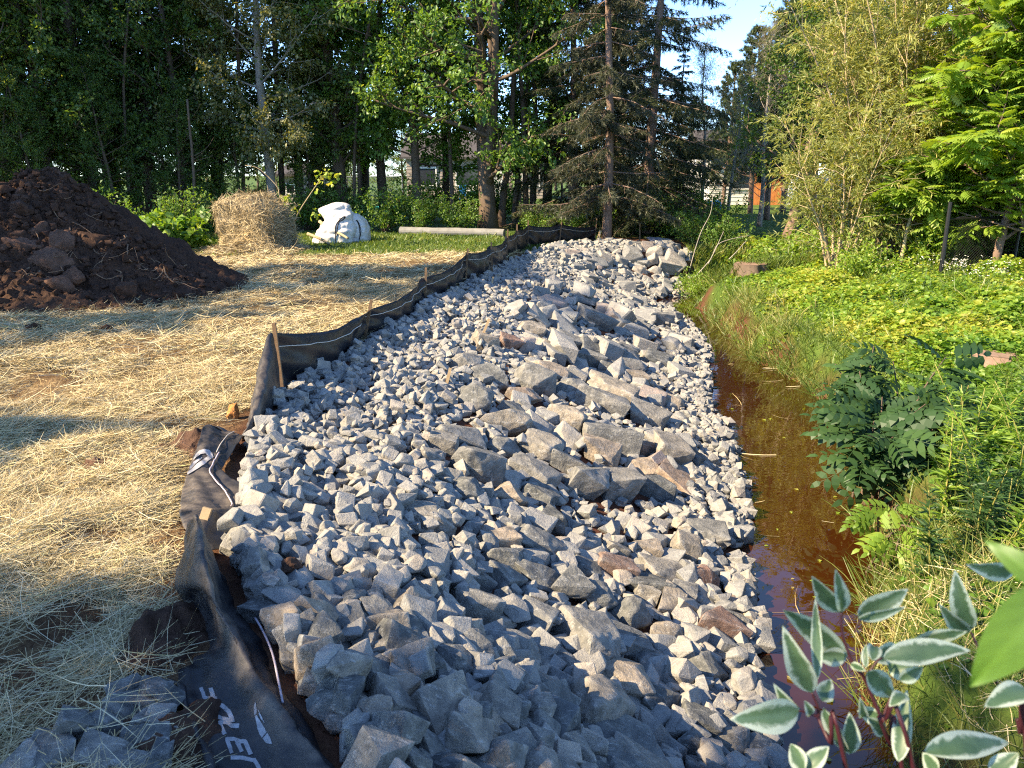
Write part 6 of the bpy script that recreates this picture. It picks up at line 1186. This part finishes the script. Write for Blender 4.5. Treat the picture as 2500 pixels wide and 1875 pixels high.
def blade_leaf(B, T, width, roll, bend, r, curl=.25):
    B, T = np.array(B), np.array(T); L = np.linalg.norm(T-B); y = (T-B)/L; view = unit((B+T)/2-np.array([0, 0, CZ])); x = unit(np.cross(y, -view)); n = np.cross(x, y); cr_, sr = math.cos(roll), math.sin(roll); x, n = x*cr_+n*sr, -x*sr+n*cr_; nu, nv = 9, 19; v = np.linspace(0, 1, nv)[:, None]; u = np.linspace(-1, 1, nu)[None]
    w = width/2*(np.sin(np.pi*np.clip(v, 0, 1)**.78)**.85)*(1-.18*v); side = u*w; zz = bend*L*np.sin(np.pi*v)+curl*np.abs(side)+0.05*L*np.sin(7*v+r.uniform(0, 6))*np.abs(u)*.35
    P = B+y*(v*L)[..., None]+x*side[..., None]+n*(zz-curl*0)[..., None]; ed = np.maximum(np.abs(u)*np.ones_like(v), .9*ss(.80, 1.0, v)*np.ones_like(u)); return P, ed
dr = np.random.default_rng(61); c9_ = lambda p: (1474+p[0]/3, 1106+p[1]/3)
dog = thing('dogwood_shrub', 'variegated dogwood with red stems and white-edged leaves close to the camera', 'shrub', at_d(1920, 1700, 1.0))
DL = [((760,1290),(310,1345),250,1.0),((750,1290),(590,1110),105,1.02),((840,1175),(650,740),190,1.0),((875,1085),(862,550),85,.98),((1065,945),(650,630),190,1.03),((1060,930),(840,690),150,1.05),((1035,655),(838,420),165,1.0),((1035,645),(990,368),115,.97),((1140,690),(1465,500),190,1.0),((1140,695),(1450,615),80,.98),((1065,935),(860,935),150,1.02),((1190,1010),(1192,855),55,.97),((1200,1040),(1385,1205),190,.98),((1090,985),(1190,1030),60,1.0),((1225,950),(1400,880),160,1.03),((1330,1010),(1560,1020),170,1.02),((1300,950),(1870,900),215,.97),((1480,860),(1850,770),120,1.0),((1870,760),(1765,375),165,1.03),((1850,790),(1665,600),140,1.05),((2150,385),(1832,335),160,1.05),((900,1225),(965,1085),140,1.0),((1090,1570),(1085,1300),140,1.0),((915,1265),(1085,1565),125,.98),((1290,1340),(1130,1290),130,1.02),((1400,1620),(1455,1150),140,.99),((1560,1560),(2110,1500),215,.95),((790,1680),(700,1500),150,.95),((800,1680),(950,1520),140,.96),((1250,1090),(1200,1130),40,1.0),((2230,1150),(1955,1265),180,.93),((2230,870),(1940,985),170,1.0),((1310,1440),(1200,1330),120,1.02),((1230,960),(1235,860),110,1.0),((1410,1090),(1560,1000),120,1.0),((830,1320),(790,1220),80,1.0),((1660,1700),(1560,1560),130,.95),((2000,1700),(2180,1560),160,.96),((1440,1180),(1340,1260),110,1.0),((1180,1330),(1150,1200),70,1.02)]
for B, T, w, dp in DL:
    b, t_ = c9_(B), c9_(T); P, e = blade_leaf(at_d(*b, dp), at_d(*t_, dp+dr.uniform(-.05, .05)), w/3*dp/FOC*.92, dr.uniform(-.5, .5), dr.uniform(-.06, .12), dr); g = G(); g.grid(P, e); g.obj('leaf', M_dog, dog, True)
for S_, r0, r1 in (([(1510,1700,1.0),(1300,1350,1.0),(1190,1100,1.0),(1100,960,1.0),(1040,800,1.0),(1030,650,1.0)], .0052, .0022), ([(1430,1700,1.02),(1350,1520,1.02),(1275,1330,1.0)], .0045, .0042), ([(1070,1700,.98),(960,1500,.98),(890,1350,1.0),(878,1260,1.0),(840,1170,1.0)], .0052, .0025), ([(1300,1345,1.0),(1330,1250,1.0),(1365,1180,1.0)], .003, .0018), ([(880,1330,1.0),(820,1300,1.0),(755,1288,1.0)], .003, .0016), ([(1190,1070,1.0),(1260,970,1.0),(1300,945,1.0)], .0026, .0016), ([(2230,1560,.95),(2190,1440,.95),(2170,1340,.95)], .005, .003), ([(1120,780,1.0),(1140,720,1.0),(1175,690,1.0)], .002, .0014), ([(2040,1110,1.02),(1960,960,1.02),(1870,780,1.03)], .003, .002)):
    q = np.array([at_d(*c9_(p[:2]), p[2]) for p in S_])
    if S_[0][1] > 1500:
        dn = unit(unit(q[0]-q[1])+np.array([0, 0, -1.2])); root = q[0]+dn*((q[0][2]+1.0)/-dn[2]); q = np.vstack([root, (root+q[0])/2, q])
    g = G(); g.tube(cr(q, 34), np.linspace(r0, r1, 34)*.72, 7); g.obj('stem', M_dstem, dog, True)
nb_ = thing('near_green_leaves', 'large bright green leaf hanging close to the camera at the right edge', 'leaves', at_d(2260, 1300, .55))
for B, T, w, dp, rl in (((2460,430),(1860,1130),400,.55,.25), ((2420,520),(1955,180),190,.6,-.2)):
    P, e = blade_leaf(at_d(*c9_(B), dp), at_d(*c9_(T), dp+.03), w/3*dp/FOC, rl, .08, dr, .12); g = G(); vv_ = np.linspace(0, 1, 19)[:, None]; g.grid(P, np.clip(.45+.5*(e < .12)+.22*np.sin(34*vv_-9*e)*(e > .12), 0, 1)); g.obj('leaf', M_brightleaf, nb_, True)
g = G(); g.tube(cr(np.array([at_d(*c9_((2330, 660)), .57), at_d(*c9_((2420, 900)), .58), np.array([.75, .62, .6]), np.array([.85, .75, -.2]), np.array([.9, .85, gz(.9, .85)])]), 30), .0035, 6); g.obj('stem', M_dstem, nb_, True)
